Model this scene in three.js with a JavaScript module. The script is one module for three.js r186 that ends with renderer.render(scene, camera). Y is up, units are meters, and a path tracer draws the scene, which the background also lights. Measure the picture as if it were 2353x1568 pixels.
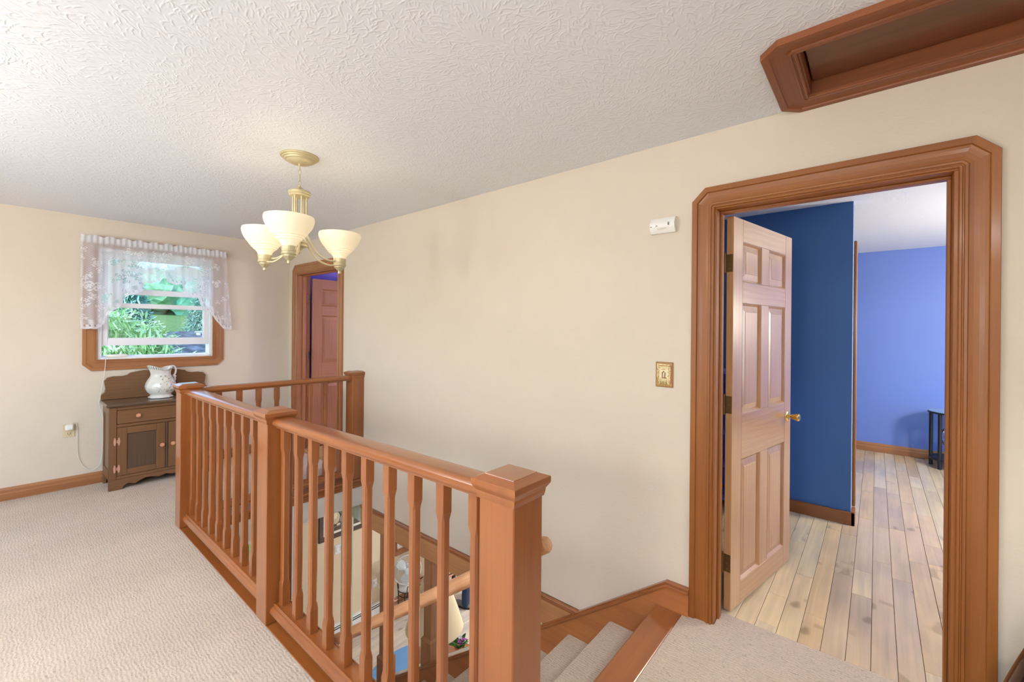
import * as THREE from 'three';
import { mergeGeometries, mergeVertices, toCreasedNormals } from 'three/addons/utils/BufferGeometryUtils.js';
import { MarchingCubes } from 'three/addons/objects/MarchingCubes.js';
import { Sky } from 'three/addons/objects/Sky.js';

// ---------------------------------------------------------------- camera, sky, light levels, exposure
const scene = new THREE.Scene();
const renderer = new THREE.WebGLRenderer({ antialias: true });
renderer.toneMapping = THREE.LinearToneMapping;
renderer.toneMappingExposure = 0.9;
renderer.shadowMap.enabled = true;

const EYE = 1.4474, FOCAL = 993.6;                       // metres above the carpet; pixels of a 2353 x 1568 frame
const camera = new THREE.PerspectiveCamera(2 * Math.atan(784 / FOCAL) * 180 / Math.PI, 2353 / 1568, 0.05, 600);
{
  const yaw = 49.87 * Math.PI / 180, roll = 0.5186 * Math.PI / 180;
  const f = new THREE.Vector3(Math.sin(yaw), 0, -Math.cos(yaw)), r0 = new THREE.Vector3(Math.cos(yaw), 0, Math.sin(yaw)), u0 = new THREE.Vector3(0, 1, 0);
  const r = r0.clone().multiplyScalar(Math.cos(roll)).addScaledVector(u0, Math.sin(roll));
  const u = u0.clone().multiplyScalar(Math.cos(roll)).addScaledVector(r0, -Math.sin(roll));
  camera.quaternion.setFromRotationMatrix(new THREE.Matrix4().makeBasis(r, u, f.clone().negate()));
  camera.position.set(0, EYE, 0);
  camera.setViewOffset(2353, 1568, 0, 26.25, 2353, 1568);
}

const SUN = new THREE.Vector3(-0.55, 0.72, 0.42).normalize();
const sky = new Sky();
sky.scale.setScalar(5000);
sky.material.uniforms.sunPosition.value.copy(SUN);
sky.material.uniforms.turbidity.value = 6;
sky.material.uniforms.rayleigh.value = 1.6;
sky.material.uniforms.mieCoefficient.value = 0.005;
sky.material.uniforms.mieDirectionalG.value = 0.75;
scene.add(sky);
const SKYPOWER = 0.95;
scene.backgroundIntensity = SKYPOWER; scene.environmentIntensity = SKYPOWER;
const sun = new THREE.DirectionalLight(0xfff2dd, 4.2);
sun.name = 'sun'; sun.position.copy(SUN).multiplyScalar(60); sun.castShadow = true; sun.shadow.radius = 2;
Object.assign(sun.shadow.camera, { left: -40, right: 40, top: 40, bottom: -40, near: 1, far: 160 }); sun.shadow.mapSize.set(2048, 2048);
scene.add(sun, sun.target);

// light levels of the chandelier and the added fill lamps (built further down)
const POWER = { hallFill: 4.9, chandelier: 0.07, blueFill: 12.5, violetFill: 7.5, lowerFill: 21.0 };

// ---------------------------------------------------------------- helpers
let seed = 7;
const rnd = () => { seed = (seed + 0x6d2b79f5) | 0; let t = Math.imul(seed ^ (seed >>> 15), 1 | seed); t = (t + Math.imul(t ^ (t >>> 7), 61 | t)) ^ t; return ((t ^ (t >>> 14)) >>> 0) / 4294967296; };
const rr = (a, b) => a + (b - a) * rnd();
const V = (x, y, z) => new THREE.Vector3(x, y, z);
const { clamp, lerp, smoothstep } = THREE.MathUtils;
const taken = new Map();
function numbered(n) { const k = taken.get(n) ?? 0; taken.set(n, k + 1); return k ? n + '_' + String(k).padStart(3, '0') : n; }

function plain(g) {                                       // non-indexed, position + normal + uv
  if (g.index) g = g.toNonIndexed();
  for (const k of Object.keys(g.attributes)) if (!['position', 'normal', 'uv'].includes(k)) g.deleteAttribute(k);
  if (!g.attributes.normal) g.computeVertexNormals();
  if (!g.attributes.uv) g.setAttribute('uv', new THREE.BufferAttribute(new Float32Array(g.attributes.position.count * 2), 2));
  g.clearGroups?.(); g.morphAttributes = {};
  return g;
}
const join = (list) => (list.length === 1 ? plain(list[0]) : mergeGeometries(list.map(plain)));
// box projection in metres; u runs along the grain axis g (0 x, 1 y, 2 z)
function metric(geo, g = 0, jitter = true) {
  geo = plain(geo);
  const p = geo.attributes.position, uv = geo.attributes.uv, ou = jitter ? rr(0, 20) : 0, ov = jitter ? rr(0, 20) : 0;
  const a = V(), b = V(), c = V(), n = V();
  for (let i = 0; i < p.count; i += 3) {
    a.fromBufferAttribute(p, i); b.fromBufferAttribute(p, i + 1); c.fromBufferAttribute(p, i + 2);
    n.copy(b).sub(a).cross(c.clone().sub(a));
    const w = [Math.abs(n.x), Math.abs(n.y), Math.abs(n.z)], d = w.indexOf(Math.max(...w));
    const ua = d === g ? (g + 1) % 3 : g, va = 3 - d - ua;
    [a, b, c].forEach((q, k) => { const e = q.toArray(); uv.setXY(i + k, (d === g ? e[ua] * 0.2 : e[ua]) + ou, e[va] + ov); });
  }
  return geo;
}
function cbox(x0, x1, y0, y1, z0, z1, c = 0.003, g = 0) { // box with chamfered edges, 44 triangles
  const C = [(x0 + x1) / 2, (y0 + y1) / 2, (z0 + z1) / 2], H = [(x1 - x0) / 2, (y1 - y0) / 2, (z1 - z0) / 2], tri = [];
  c = Math.min(c, H[0] * 0.9, H[1] * 0.9, H[2] * 0.9);
  const vert = (axis, s) => s.map((k, i) => C[i] + k * (i === axis ? H[i] : H[i] - c));
  const put = (...v) => { for (let k = 1; k + 1 < v.length; k++) {
    const [A, B, D] = [v[0], v[k], v[k + 1]].map((q) => V(...q)), n = B.clone().sub(A).cross(D.clone().sub(A)), out = A.clone().add(B).add(D).divideScalar(3).sub(V(...C));
    tri.push(...(n.dot(out) > 0 ? [A, B, D] : [A, D, B]));
  } };
  for (let a = 0; a < 3; a++) {
    const b = (a + 1) % 3, d = (a + 2) % 3;
    for (const s of [-1, 1]) {
      const q = (i, j) => { const t = [0, 0, 0]; t[a] = s; t[b] = i; t[d] = j; return vert(a, t); };
      put(q(-1, -1), q(1, -1), q(1, 1), q(-1, 1));
      if (c > 0) for (const r of [-1, 1]) {
        const e = (ax, j) => { const t = [0, 0, 0]; t[a] = s; t[b] = r; t[d] = j; return vert(ax, t); };
        put(e(a, -1), e(a, 1), e(b, 1), e(b, -1));
        for (const j of [-1, 1]) if (a === 0) { const t = [0, 0, 0]; t[a] = s; t[b] = r; t[d] = j; put(vert(0, t), vert(1, t), vert(2, t)); }
      }
    }
  }
  const geo = new THREE.BufferGeometry().setFromPoints(tri);
  geo.computeVertexNormals();
  return metric(geo, g);
}
function remap(geo, f) {                                  // f(x, y, z) -> [x, y, z]; keeps the winding right
  geo = plain(geo);
  const p = geo.attributes.position;
  for (let i = 0; i < p.count; i++) p.setXYZ(i, ...f(p.getX(i), p.getY(i), p.getZ(i)));
  const o = V(...f(0, 0, 0)), ax = [[1, 0, 0], [0, 1, 0], [0, 0, 1]].map((e) => V(...f(...e)).sub(o));
  if (ax[0].dot(ax[1].clone().cross(ax[2])) < 0) for (const at of Object.values(geo.attributes)) {
    const n = at.itemSize, A = at.array;
    for (let i = 0; i < at.count; i += 3) for (let k = 0; k < n; k++) { const t = A[(i + 1) * n + k]; A[(i + 1) * n + k] = A[(i + 2) * n + k]; A[(i + 2) * n + k] = t; }
  }
  geo.computeVertexNormals();
  return geo;
}
// an extruded outline: axis 'x' takes [z, y], 'z' takes [x, y], 'y' takes [x, z]
function slab(axis, p0, p1, outline, holes = [], bevel = 0, g = 0) {
  const s = new THREE.Shape(outline.map(([a, b]) => new THREE.Vector2(a, b)));
  for (const h of holes) s.holes.push(new THREE.Path(h.map(([a, b]) => new THREE.Vector2(a, b))));
  const e = new THREE.ExtrudeGeometry(s, { depth: p1 - p0 - 2 * bevel, bevelEnabled: bevel > 0, bevelSize: bevel, bevelThickness: bevel, bevelOffset: -bevel, bevelSegments: 2, curveSegments: 12 });
  const q = p0 + bevel;
  return metric(remap(e, { x: (a, b, d) => [q + d, b, a], y: (a, b, d) => [a, q + d, b], z: (a, b, d) => [a, b, q + d] }[axis]), g);
}
const rect = (a0, a1, b0, b1) => [[a0, b0], [a1, b0], [a1, b1], [a0, b1]];
function lathe(points, seg = 40, smooth = true) {
  const g = new THREE.LatheGeometry(points.map(([r, y]) => new THREE.Vector2(Math.max(r, 0.0001), y)), seg);
  return toCreasedNormals(plain(g), 0.55);
}
const at = (g, x, y, z) => g.translate(x, y, z);
const tube = (pts, r, seg = 24, rad = 8, closed = false) => new THREE.TubeGeometry(new THREE.CatmullRomCurve3(pts.map((p) => V(...p)), closed), seg, r, rad, closed);
function bar(a, b, r, rad = 10) {                         // straight round bar with closed ends
  const A = V(...a), B = V(...b), d = B.clone().sub(A), g = new THREE.CylinderGeometry(r, r, d.length(), rad);
  g.applyQuaternion(new THREE.Quaternion().setFromUnitVectors(V(0, 1, 0), d.normalize()));
  return g.translate((A.x + B.x) / 2, (A.y + B.y) / 2, (A.z + B.z) / 2);
}

function mesh(name, geo, mat, parent = scene, data) {
  const m = new THREE.Mesh(geo, mat);
  m.name = parent === scene ? numbered(name) : name; m.castShadow = m.receiveShadow = true;
  if (data) Object.assign(m.userData, data);
  parent.add(m);
  return m;
}
function thing(name, label, category, [x, y, z] = [0, 0, 0], turn = 0, group) {
  const o = new THREE.Group();
  o.name = numbered(name); o.position.set(x, y, z); o.rotation.y = turn;
  Object.assign(o.userData, { label, category }); if (group) o.userData.group = group;
  scene.add(o);
  return o;
}
// a part whose geometry is given in world metres, under an unturned thing
const part = (t, name, geo, mat, data) => mesh(name, geo.translate(-t.position.x, -t.position.y, -t.position.z), mat, t, data);
const struct = (name, geo, mat, extra) => mesh(name, geo, mat, scene, { kind: 'structure', ...extra });
function structGroup(name, extra) { const o = new THREE.Group(); o.name = numbered(name); Object.assign(o.userData, { kind: 'structure', ...extra }); scene.add(o); return o; }
function copyOf(root, label, [x, y, z], turn) {
  const c = root.clone(); c.name = numbered(root.name.replace(/_\d{3}$/, '')); c.userData = { ...root.userData, label };
  c.position.set(x, y, z); if (turn !== undefined) c.rotation.y = turn; scene.add(c); return c;
}

// ---------------------------------------------------------------- procedural textures
const hash = (x, y, s) => { let h = Math.imul(x, 374761393) + Math.imul(y, 668265263) + Math.imul(s, 2246822519); h = Math.imul(h ^ (h >>> 13), 1274126177); return ((h ^ (h >>> 16)) >>> 0) / 4294967296; };
function pn(x, y, px, py, s) {                            // periodic value noise
  const xi = Math.floor(x), yi = Math.floor(y), fx = x - xi, fy = y - yi, u = fx * fx * (3 - 2 * fx), v = fy * fy * (3 - 2 * fy), m = (a, b) => ((a % b) + b) % b;
  const h = (i, j) => hash(m(xi + i, px), m(yi + j, py), s);
  return lerp(lerp(h(0, 0), h(1, 0), u), lerp(h(0, 1), h(1, 1), u), v);
}
const fbm = (x, y, px, py, s, o = 4) => { let t = 0, a = 0.5, n = 0; for (let i = 0; i < o; i++) { t += a * pn(x, y, px, py, s + i); n += a; a *= 0.5; x *= 2; y *= 2; px *= 2; py *= 2; } return t / n; };
function tex(w, h, f, srgb, rx = 1, ry = 1) {             // f(u, v) -> [r, g, b] or a number, 0..1
  const d = new Uint8Array(w * h * 4);
  for (let y = 0; y < h; y++) for (let x = 0; x < w; x++) {
    const v = f((x + 0.5) / w, (y + 0.5) / h), i = (y * w + x) * 4;
    for (let c = 0; c < 3; c++) d[i + c] = clamp((typeof v === 'number' ? v : v[c]) * 255, 0, 255);
    d[i + 3] = 255;
  }
  const t = new THREE.DataTexture(d, w, h);
  t.wrapS = t.wrapT = THREE.RepeatWrapping; t.magFilter = THREE.LinearFilter; t.minFilter = THREE.LinearMipmapLinearFilter; t.generateMipmaps = true;
  if (srgb) t.colorSpace = THREE.SRGBColorSpace;
  t.repeat.set(rx, ry); t.needsUpdate = true;
  return t;
}
function canvasTex(w, h, draw) {
  const c = document.createElement('canvas'); c.width = w; c.height = h; draw(c.getContext('2d'), w, h);
  const t = new THREE.CanvasTexture(c); t.colorSpace = THREE.SRGBColorSpace; return t;
}
// stained cherry-like wood: multiplied by the material colour; 1.6 m along the grain, 0.4 m across
const woodMap = tex(512, 512, (u, v) => {
  const w = v + 0.03 * (fbm(u * 3, v * 3, 3, 3, 11, 3) - 0.5);
  const wide = fbm(u * 2, w * 9, 2, 9, 1, 4), fine = fbm(u * 6, w * 90, 6, 90, 5, 3), mott = fbm(u * 5, v * 4, 5, 4, 23, 4);
  const s = 0.60 + 0.34 * wide + 0.20 * (fine - 0.5) + 0.30 * (mott - 0.4), pore = fine > 0.74 ? 0.9 : 1;
  return [Math.pow(s, 0.75) * pore, Math.pow(s, 1.0) * pore, Math.pow(s, 1.15) * pore].map((x) => Math.pow(clamp(x, 0, 1), 1 / 2.2));
}, true, 1 / 1.6, 1 / 0.4);
const oakMap = tex(512, 512, (u, v) => {                  // coarser figure for the doors and the washstand
  const w = v + 0.10 * (fbm(u * 2, v * 2, 2, 2, 31, 3) - 0.5), ring = 0.5 + 0.5 * Math.sin(2 * Math.PI * (w * 14 + 2 * fbm(u * 2, v * 4, 2, 4, 41, 3)));
  const fine = fbm(u * 8, w * 110, 8, 110, 45, 3), s = 0.78 + 0.07 * ring + 0.22 * (fine - 0.5) + 0.2 * (fbm(u * 3, v * 3, 3, 3, 51, 3) - 0.5);
  return [Math.pow(s, 0.8), s, Math.pow(s, 1.15)].map((x) => Math.pow(clamp(x, 0, 1), 1 / 2.2));
}, true, 1 / 1.6, 1 / 0.45);
const plankMap = tex(1024, 512, (u, v) => {               // pale, knotty maple boards
  const w = v + 0.05 * (fbm(u * 4, v * 3, 4, 3, 61, 3) - 0.5), grain = fbm(u * 5, w * 70, 5, 70, 63, 4), cloud = fbm(u * 7, v * 9, 7, 9, 65, 4), blot = fbm(u * 14, v * 8, 14, 8, 67, 3);
  const knot = smoothstep(blot, 0.74, 0.84), cath = 0.5 + 0.5 * Math.sin(40 * (w + 0.25 * fbm(u * 3, v * 2, 3, 2, 69, 3)));
  const s = 0.78 + 0.22 * (grain - 0.5) + 0.42 * (cloud - 0.5) + 0.05 * (cath - 0.5) - 0.25 * knot;
  return [s * 1.02, s * (0.97 - 0.05 * knot), s * (0.91 - 0.14 * (cloud - 0.5) - 0.12 * knot)].map((x) => Math.pow(clamp(x, 0, 1), 1 / 2.2));
}, true, 1 / 2.4, 1 / 0.9);
const carpetMap = tex(1024, 1024, (u, v) => {             // looped pile in ribs; 0.8 m a side, ribs along u
  const rib = 0.5 + 0.5 * Math.cos(2 * Math.PI * (v * 56 + 1.1 * (fbm(u * 24, v * 24, 24, 24, 71, 2) - 0.5))), loop = pn(u * 160, v * 200, 160, 200, 73), fleck = pn(u * 300, v * 260, 300, 260, 75), dark = pn(u * 70, v * 190, 70, 190, 77);
  const s = 0.81 + 0.08 * rib + 0.15 * (loop - 0.5) + 0.10 * (fleck - 0.5) - (dark > 0.82 ? 0.16 : 0) + 0.10 * (fbm(u * 5, v * 3, 5, 3, 79, 3) - 0.5);
  return [s, s * 0.985, s * 0.97].map((x) => Math.pow(clamp(x, 0, 1), 1 / 2.2));
}, true, 1 / 0.8, 1 / 0.8);
const carpetBump = tex(1024, 1024, (u, v) => {
  const rib = 0.5 + 0.5 * Math.cos(2 * Math.PI * (v * 56 + 1.1 * (fbm(u * 24, v * 24, 24, 24, 71, 2) - 0.5)));
  return 0.5 * rib + 0.5 * pn(u * 160, v * 200, 160, 200, 73);
}, false, 1 / 0.8, 1 / 0.8);
const ceilingBump = (() => {                              // stippled, brushed texture: short raised strokes, 1.3 m a side
  const N = 1024, h = new Float32Array(N * N), add = (x, y, v) => { const i = (((Math.round(y) % N) + N) % N) * N + (((Math.round(x) % N) + N) % N); if (h[i] < v) h[i] = v; };
  for (let k = 0; k < 5200; k++) {
    const x0 = rnd() * N, y0 = rnd() * N, base = 6.3 * fbm(x0 / N * 5, y0 / N * 5, 5, 5, 91, 2), a0 = base + rr(-0.6, 0.6), len = rr(14, 46), bend = rr(-0.05, 0.05), wd = rr(1.5, 3.2), top = rr(0.35, 1);
    let x = x0, y = y0, a = a0;
    for (let s = 0; s < len; s++) {
      x += Math.cos(a); y += Math.sin(a); a += bend;
      const e = Math.sin(Math.PI * (s + 1) / (len + 1));
      for (let d = -4; d <= 4; d++) { const q = 1 - Math.abs(d) / (wd + 0.6); if (q > 0) add(x - Math.sin(a) * d, y + Math.cos(a) * d, top * e * Math.min(1, q * 1.3)); }
    }
  }
  return tex(N, N, (u, v) => { const x = Math.floor(u * N), y = Math.floor(v * N), m = (n) => ((n % N) + N) % N; let s = 0; for (let j = -1; j < 2; j++) for (let i = -1; i < 2; i++) s += h[m(y + j) * N + m(x + i)]; return 0.85 * s / 9 + 0.15 * fbm(u * 60, v * 60, 60, 60, 95, 2); }, false, 1 / 1.3, 1 / 1.3);
})();
const wallBump = tex(512, 512, (u, v) => fbm(u * 90, v * 90, 90, 90, 101, 3), false, 1 / 0.6, 1 / 0.6);
const wallTone = tex(256, 256, (u, v) => { const s = 0.96 + 0.06 * (fbm(u * 4, v * 4, 4, 4, 105, 4) - 0.5); return [s, s, s].map((x) => Math.pow(x, 1 / 2.2)); }, true, 1 / 2.1, 1 / 2.1);
const leafTone = tex(64, 64, (u, v) => { const s = 0.7 + 0.5 * (fbm(u * 8, v * 8, 8, 8, 111, 3) - 0.3); return [s, s, s].map((x) => clamp(x, 0, 1)); }, true);
const shingleMap = tex(256, 256, (u, v) => { const s = 0.55 + 0.5 * (pn(u * 24, v * 16, 24, 16, 121) - 0.3) + 0.3 * (pn(u * 90, v * 90, 90, 90, 123) - 0.5); return [s, s, s].map((x) => clamp(x, 0, 1)); }, true, 1 / 3, 1 / 3);

const std = (o) => new THREE.MeshStandardMaterial(o), phys = (o) => new THREE.MeshPhysicalMaterial(o), lin = (r, g, b) => new THREE.Color().setRGB(r, g, b);
const wood = (r, g, b, rough = 0.38, coat = 0.35, map = woodMap) => phys({ color: lin(r, g, b), map, roughness: rough, clearcoat: coat, clearcoatRoughness: 0.14 });
const MAT = {
  wall: std({ color: lin(0.725, 0.63, 0.51), map: wallTone, bumpMap: wallBump, bumpScale: 0.0004, roughness: 0.75 }),
  wallWhite: std({ color: lin(0.78, 0.76, 0.73), map: wallTone, roughness: 0.8 }),
  wallLow: std({ color: lin(0.74, 0.63, 0.47), map: wallTone, roughness: 0.8 }),
  mint: std({ color: lin(0.62, 0.76, 0.66), roughness: 0.7 }),
  ceiling: phys({ color: lin(0.80, 0.835, 0.89), bumpMap: ceilingBump, bumpScale: 0.002, roughness: 0.5 }),
  carpet: std({ color: lin(0.655, 0.545, 0.445), map: carpetMap, bumpMap: carpetBump, bumpScale: 0.0014, roughness: 1 }),
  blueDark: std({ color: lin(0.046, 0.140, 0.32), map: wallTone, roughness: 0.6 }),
  blue: std({ color: lin(0.155, 0.25, 0.67), map: wallTone, roughness: 0.55 }),
  violet: std({ color: lin(0.20, 0.16, 0.62), map: wallTone, roughness: 0.6 }),
  rail: wood(0.37, 0.121, 0.028, 0.30, 0.7),
  casing: wood(0.345, 0.115, 0.014, 0.46, 0.16),
  trimLight: wood(0.43, 0.185, 0.068, 0.42, 0.25),
  hatch: wood(0.30, 0.095, 0.03, 0.5, 0.1),
  stringer: wood(0.50, 0.185, 0.055, 0.34, 0.4),  // same wood as the rail, lightened: light on the stairs put into the colour
  beam: wood(0.60, 0.30, 0.13, 0.42, 0.25),  // trim wood made paler; the stairwell light is painted into it
  handrail: wood(0.68, 0.36, 0.17, 0.4, 0.3),
  door: wood(0.56, 0.31, 0.14, 0.3, 0.6, oakMap),
  doorRed: wood(0.42, 0.195, 0.085, 0.34, 0.4, oakMap),
  post: wood(0.44, 0.215, 0.11, 0.45, 0.2),
  oldWood: wood(0.205, 0.098, 0.038, 0.45, 0.15, oakMap),
  oldWoodDark: wood(0.11, 0.066, 0.038, 0.5, 0.2, oakMap),
  knobWood: wood(0.72, 0.36, 0.2, 0.4, 0.3),
  copper: std({ color: lin(0.62, 0.34, 0.24), roughness: 0.45, metalness: 0.35 }),
  brass: std({ color: lin(0.72, 0.5, 0.17), roughness: 0.22, metalness: 0.95 }),
  brassOld: std({ color: lin(0.22, 0.14, 0.05), roughness: 0.4, metalness: 0.8 }),
  pewter: std({ color: lin(0.56, 0.49, 0.30), roughness: 0.45, metalness: 0.35 }),
  vinyl: std({ color: lin(0.84, 0.85, 0.88), roughness: 0.4 }),
  plastic: std({ color: lin(0.86, 0.85, 0.80), roughness: 0.4 }),
  ivory: std({ color: lin(0.66, 0.55, 0.33), roughness: 0.45 }),
  cord: std({ color: lin(0.80, 0.77, 0.70), roughness: 0.5 }),
  slot: std({ color: lin(0.02, 0.018, 0.016), roughness: 0.7 }),
  glass: phys({ color: 0xffffff, transmission: 1, thickness: 0, roughness: 0.02, ior: 1.5 }),
  black: std({ color: lin(0.012, 0.013, 0.016), roughness: 0.4 }),
  whiteMetal: std({ color: lin(0.78, 0.80, 0.85), roughness: 0.4 }),
};

const W = 2.2785, WB = 2.4185, D = -5.475, C = 2.44, LOW = -2.81;      // long wall (front, back), window wall, ceiling, floor below

// ---------------------------------------------------------------- the shell
// upper hall: carpet (one piece, with a notch for the stairwell and a tongue into the door)
struct('floor', slab('y', -0.02, 0.003, [[-1.9, D], [W, D], [W, -3.922], [0.838, -3.922], [0.838, -0.747], [W, -0.747], [W, -0.603], [2.405, -0.603], [2.405, 0.213], [W, 0.213], [W, 2.6], [-1.9, 2.6]], [], 0, 2), MAT.carpet);
struct('floor', slab('y', -0.25, -0.021, [[-1.9, D - 0.145], [9, D - 0.145], [9, 2.7], [2.405, 2.7], [2.405, -0.88], [WB, -0.88], [WB, -3.785], [0.975, -3.785], [0.975, -0.862], [2.404, -0.862], [2.404, 2.7], [-1.9, 2.7]], [], 0, 0), MAT.wallWhite, { label: 'floor structure with white plastered edges around the stairwell' });
struct('ceiling', slab('y', C, C + 0.1, rect(-2.05, 9, D - 0.145, 2.75), [rect(1.7855, 2.1975, -0.2345, 1.2705)], 0, 0), MAT.ceiling);

// window wall and the long wall with its two door openings
struct('wall_back', slab('z', D - 0.145, D, rect(-2.05, 5.5, -0.02, C), [rect(0.585, 1.485, 1.135, 2.17)], 0, 0), MAT.wall);
const DOOR1 = [-0.605, 0.215, 2.05], DOOR2 = [-5.235, -4.295, 2.07];
const longHoles = (o) => [[DOOR1[0] - 0.02, -0.25, DOOR1[0] - 0.02, DOOR1[2] + 0.02, DOOR1[1] + 0.02, DOOR1[2] + 0.02, DOOR1[1] + 0.02, -0.25], [DOOR2[0] - 0.02, -0.25, DOOR2[0] - 0.02, DOOR2[2] + 0.02, DOOR2[1] + 0.02, DOOR2[2] + 0.02, DOOR2[1] + 0.02, -0.25]];
function longOutline() {                                   // goes round the doors, which reach the floor
  const b = -0.25, d1 = DOOR1, d2 = DOOR2, j = 0.02;
  return [[D, b], [d2[0] - j, b], [d2[0] - j, d2[2] + j], [d2[1] + j, d2[2] + j], [d2[1] + j, b], [-0.9, b], [d1[0] - j, b], [d1[0] - j, d1[2] + j], [d1[1] + j, d1[2] + j], [d1[1] + j, b], [2.6, b], [2.6, C], [D, C]];
}
struct('wall_right', slab('x', W, 2.34, longOutline(), [], 0, 2), MAT.wall);
struct('wall_right', slab('x', 2.3401, WB, longOutline().map(([z, y]) => [Math.max(z, D), y]), [], 0, 2), MAT.blue, { label: 'blue side of the long wall' });
struct('wall_left', slab('x', -2.05, -1.9, rect(D - 0.145, 2.75, -0.25, C), [rect(-4.1, -2.7, 0.8, 2.05), rect(-1.3, 0.3, 0.8, 2.05)], 0, 2), MAT.wall);
struct('wall_front', slab('z', 2.6, 2.75, rect(-1.9, 9, -0.25, C), [rect(3.3, 5.4, 0.75, 2.1)], 0, 0), MAT.wall);

// blue room beyond the near door, violet room beyond the far one
struct('wall_blue_far', slab('x', 6.9, 7.05, rect(-3.3, 2.6, -0.02, C), [], 0, 2), MAT.blue);
struct('wall_blue_side', slab('z', -3.3, -3.2, rect(WB, 6.9, -0.02, C), [], 0, 0), MAT.blue);
struct('wall_blue_front', slab('z', 2.585, 2.6, rect(WB, 6.9, -0.02, C), [rect(3.3, 5.4, 0.75, 2.1)], 0, 0), MAT.blue);
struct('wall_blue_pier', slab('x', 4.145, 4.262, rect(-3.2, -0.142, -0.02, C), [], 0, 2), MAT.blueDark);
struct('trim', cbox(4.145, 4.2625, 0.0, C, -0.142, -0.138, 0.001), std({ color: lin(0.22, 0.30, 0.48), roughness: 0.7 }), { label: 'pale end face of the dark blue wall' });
struct('wall_violet_back', slab('z', D, D + 0.012, rect(WB, 5.5, -0.02, C), [], 0, 0), MAT.violet);
struct('wall_violet_far', slab('x', 5.5, 5.6, rect(D, -3.3, -0.02, C), [], 0, 2), MAT.violet);
struct('wall_violet_side', slab('z', -3.312, -3.3, rect(WB, 5.5, -0.02, C), [], 0, 0), MAT.violet);
struct('floor', slab('y', -0.02, -0.002, rect(WB - 0.1, 5.5, D + 0.012, -3.312), [], 0, 0), std({ color: lin(0.62, 0.40, 0.2), map: plankMap, roughness: 0.4 }), { label: 'tan wooden floor of the violet room' });

// storey below
struct('floor', slab('y', LOW - 0.12, LOW - 0.012, rect(0.81, 9, -5.81, 1.0), [], 0, 0), std({ color: lin(0.35, 0.32, 0.29), roughness: 0.8 }), { label: 'sub-floor of the storey below' });
{
  const f = structGroup('floor', { label: 'pale whitish plank floor of the room below' });
  const tint = [0.80, 0.74, 0.84].map((k) => std({ color: lin(k, k * 0.95, k * 0.93), map: plankMap, roughness: 0.35 }));
  for (let r = 0, z = -5.66; z < -2.4; r++, z += 0.19) for (let x = 2.42 - (r % 3) * 0.45; x < 6.6; x += 1.3) {
    const a = Math.max(2.42, x); if (x + 1.297 > a + 0.05) mesh('plank', cbox(a, x + 1.297, LOW - 0.012, LOW, z, z + 0.1875, 0.0015, 0), tint[Math.floor(rnd() * 3)], f);
  }
  mesh('flooring', join([cbox(0.96, 2.417, LOW - 0.012, LOW, -5.66, 1, 0.001), cbox(6.9, 9, LOW - 0.012, LOW, -5.66, 1, 0.001), cbox(2.417, 6.9, LOW - 0.012, LOW, -2.42, 1, 0.001), cbox(6.6, 6.9, LOW - 0.012, LOW, -5.66, -2.42, 0.001)]), tint[0], f);
}
struct('wall_low_back', slab('z', -5.81, -5.66, rect(0.81, 9, LOW, -0.25), [rect(1.8, 2.45, -2.0, -1.085), rect(4.0, 5.2, -1.98, -0.75)], 0, 0), MAT.wallLow);
struct('wall_low_left', slab('x', 0.81, 0.958, rect(-5.66, 1, LOW, -0.25), [], 0, 2), MAT.wallLow);
struct('wall_low_front', slab('z', 1.0, 1.15, rect(0.81, 9, LOW, -0.25), [], 0, 0), MAT.wallLow);
struct('wall_low_right', slab('x', 9, 9.15, rect(-5.81, 1.15, LOW, -0.25), [], 0, 2), MAT.wallLow);

// beam under the long wall: stained boards with a moulding, white further back
{
  const t = structGroup('trim', { label: 'stained wooden beam casing with a moulded top edge along the stairwell' });
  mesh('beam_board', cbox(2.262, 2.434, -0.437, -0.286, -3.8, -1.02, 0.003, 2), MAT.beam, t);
  mesh('moulding', join([cbox(2.250, 2.2785, -0.268, -0.25, -3.8, -1.29, 0.006, 2), cbox(2.256, 2.2785, -0.285, -0.269, -3.8, -1.29, 0.003, 2)]), MAT.rail, t);
  mesh('soffit_strip', cbox(2.275, 2.415, -0.452, -0.438, -3.62, -1.3, 0.003, 2), MAT.post, t);
  mesh('moulding_return', cbox(2.2785, 2.30, -0.285, -0.25, -3.83, -3.801, 0.004, 2), MAT.rail, t);
}
struct('wall_right_beam', join([cbox(2.2785, 2.4185, -0.44, -0.251, -3.885, -3.801, 0.004, 2), cbox(2.2785, 2.4185, -0.435, -0.251, -5.65, -3.89, 0.004, 2)]), MAT.mint, { label: 'pale mint boxed beam end under the upper floor' });
// knee wall under the stair and its white sloping cap
const RISE = 0.2007, RUN = 0.2745, NOSE = -0.878, SLOPE = RISE / RUN;
const stairY = (z) => (z - NOSE) * SLOPE;                  // line through the nosings
const stringY = (z) => 0.129 + SLOPE * (z + 0.83);         // top edge of the stringers
struct('wall_under_stair', slab('x', 2.279, WB, [[-0.89, LOW], [-0.89, -0.442], [-1.6, -0.442], [-4.62, stringY(-4.62) - 0.015], [-4.62, LOW]], [], 0, 2), MAT.wallWhite);

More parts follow.
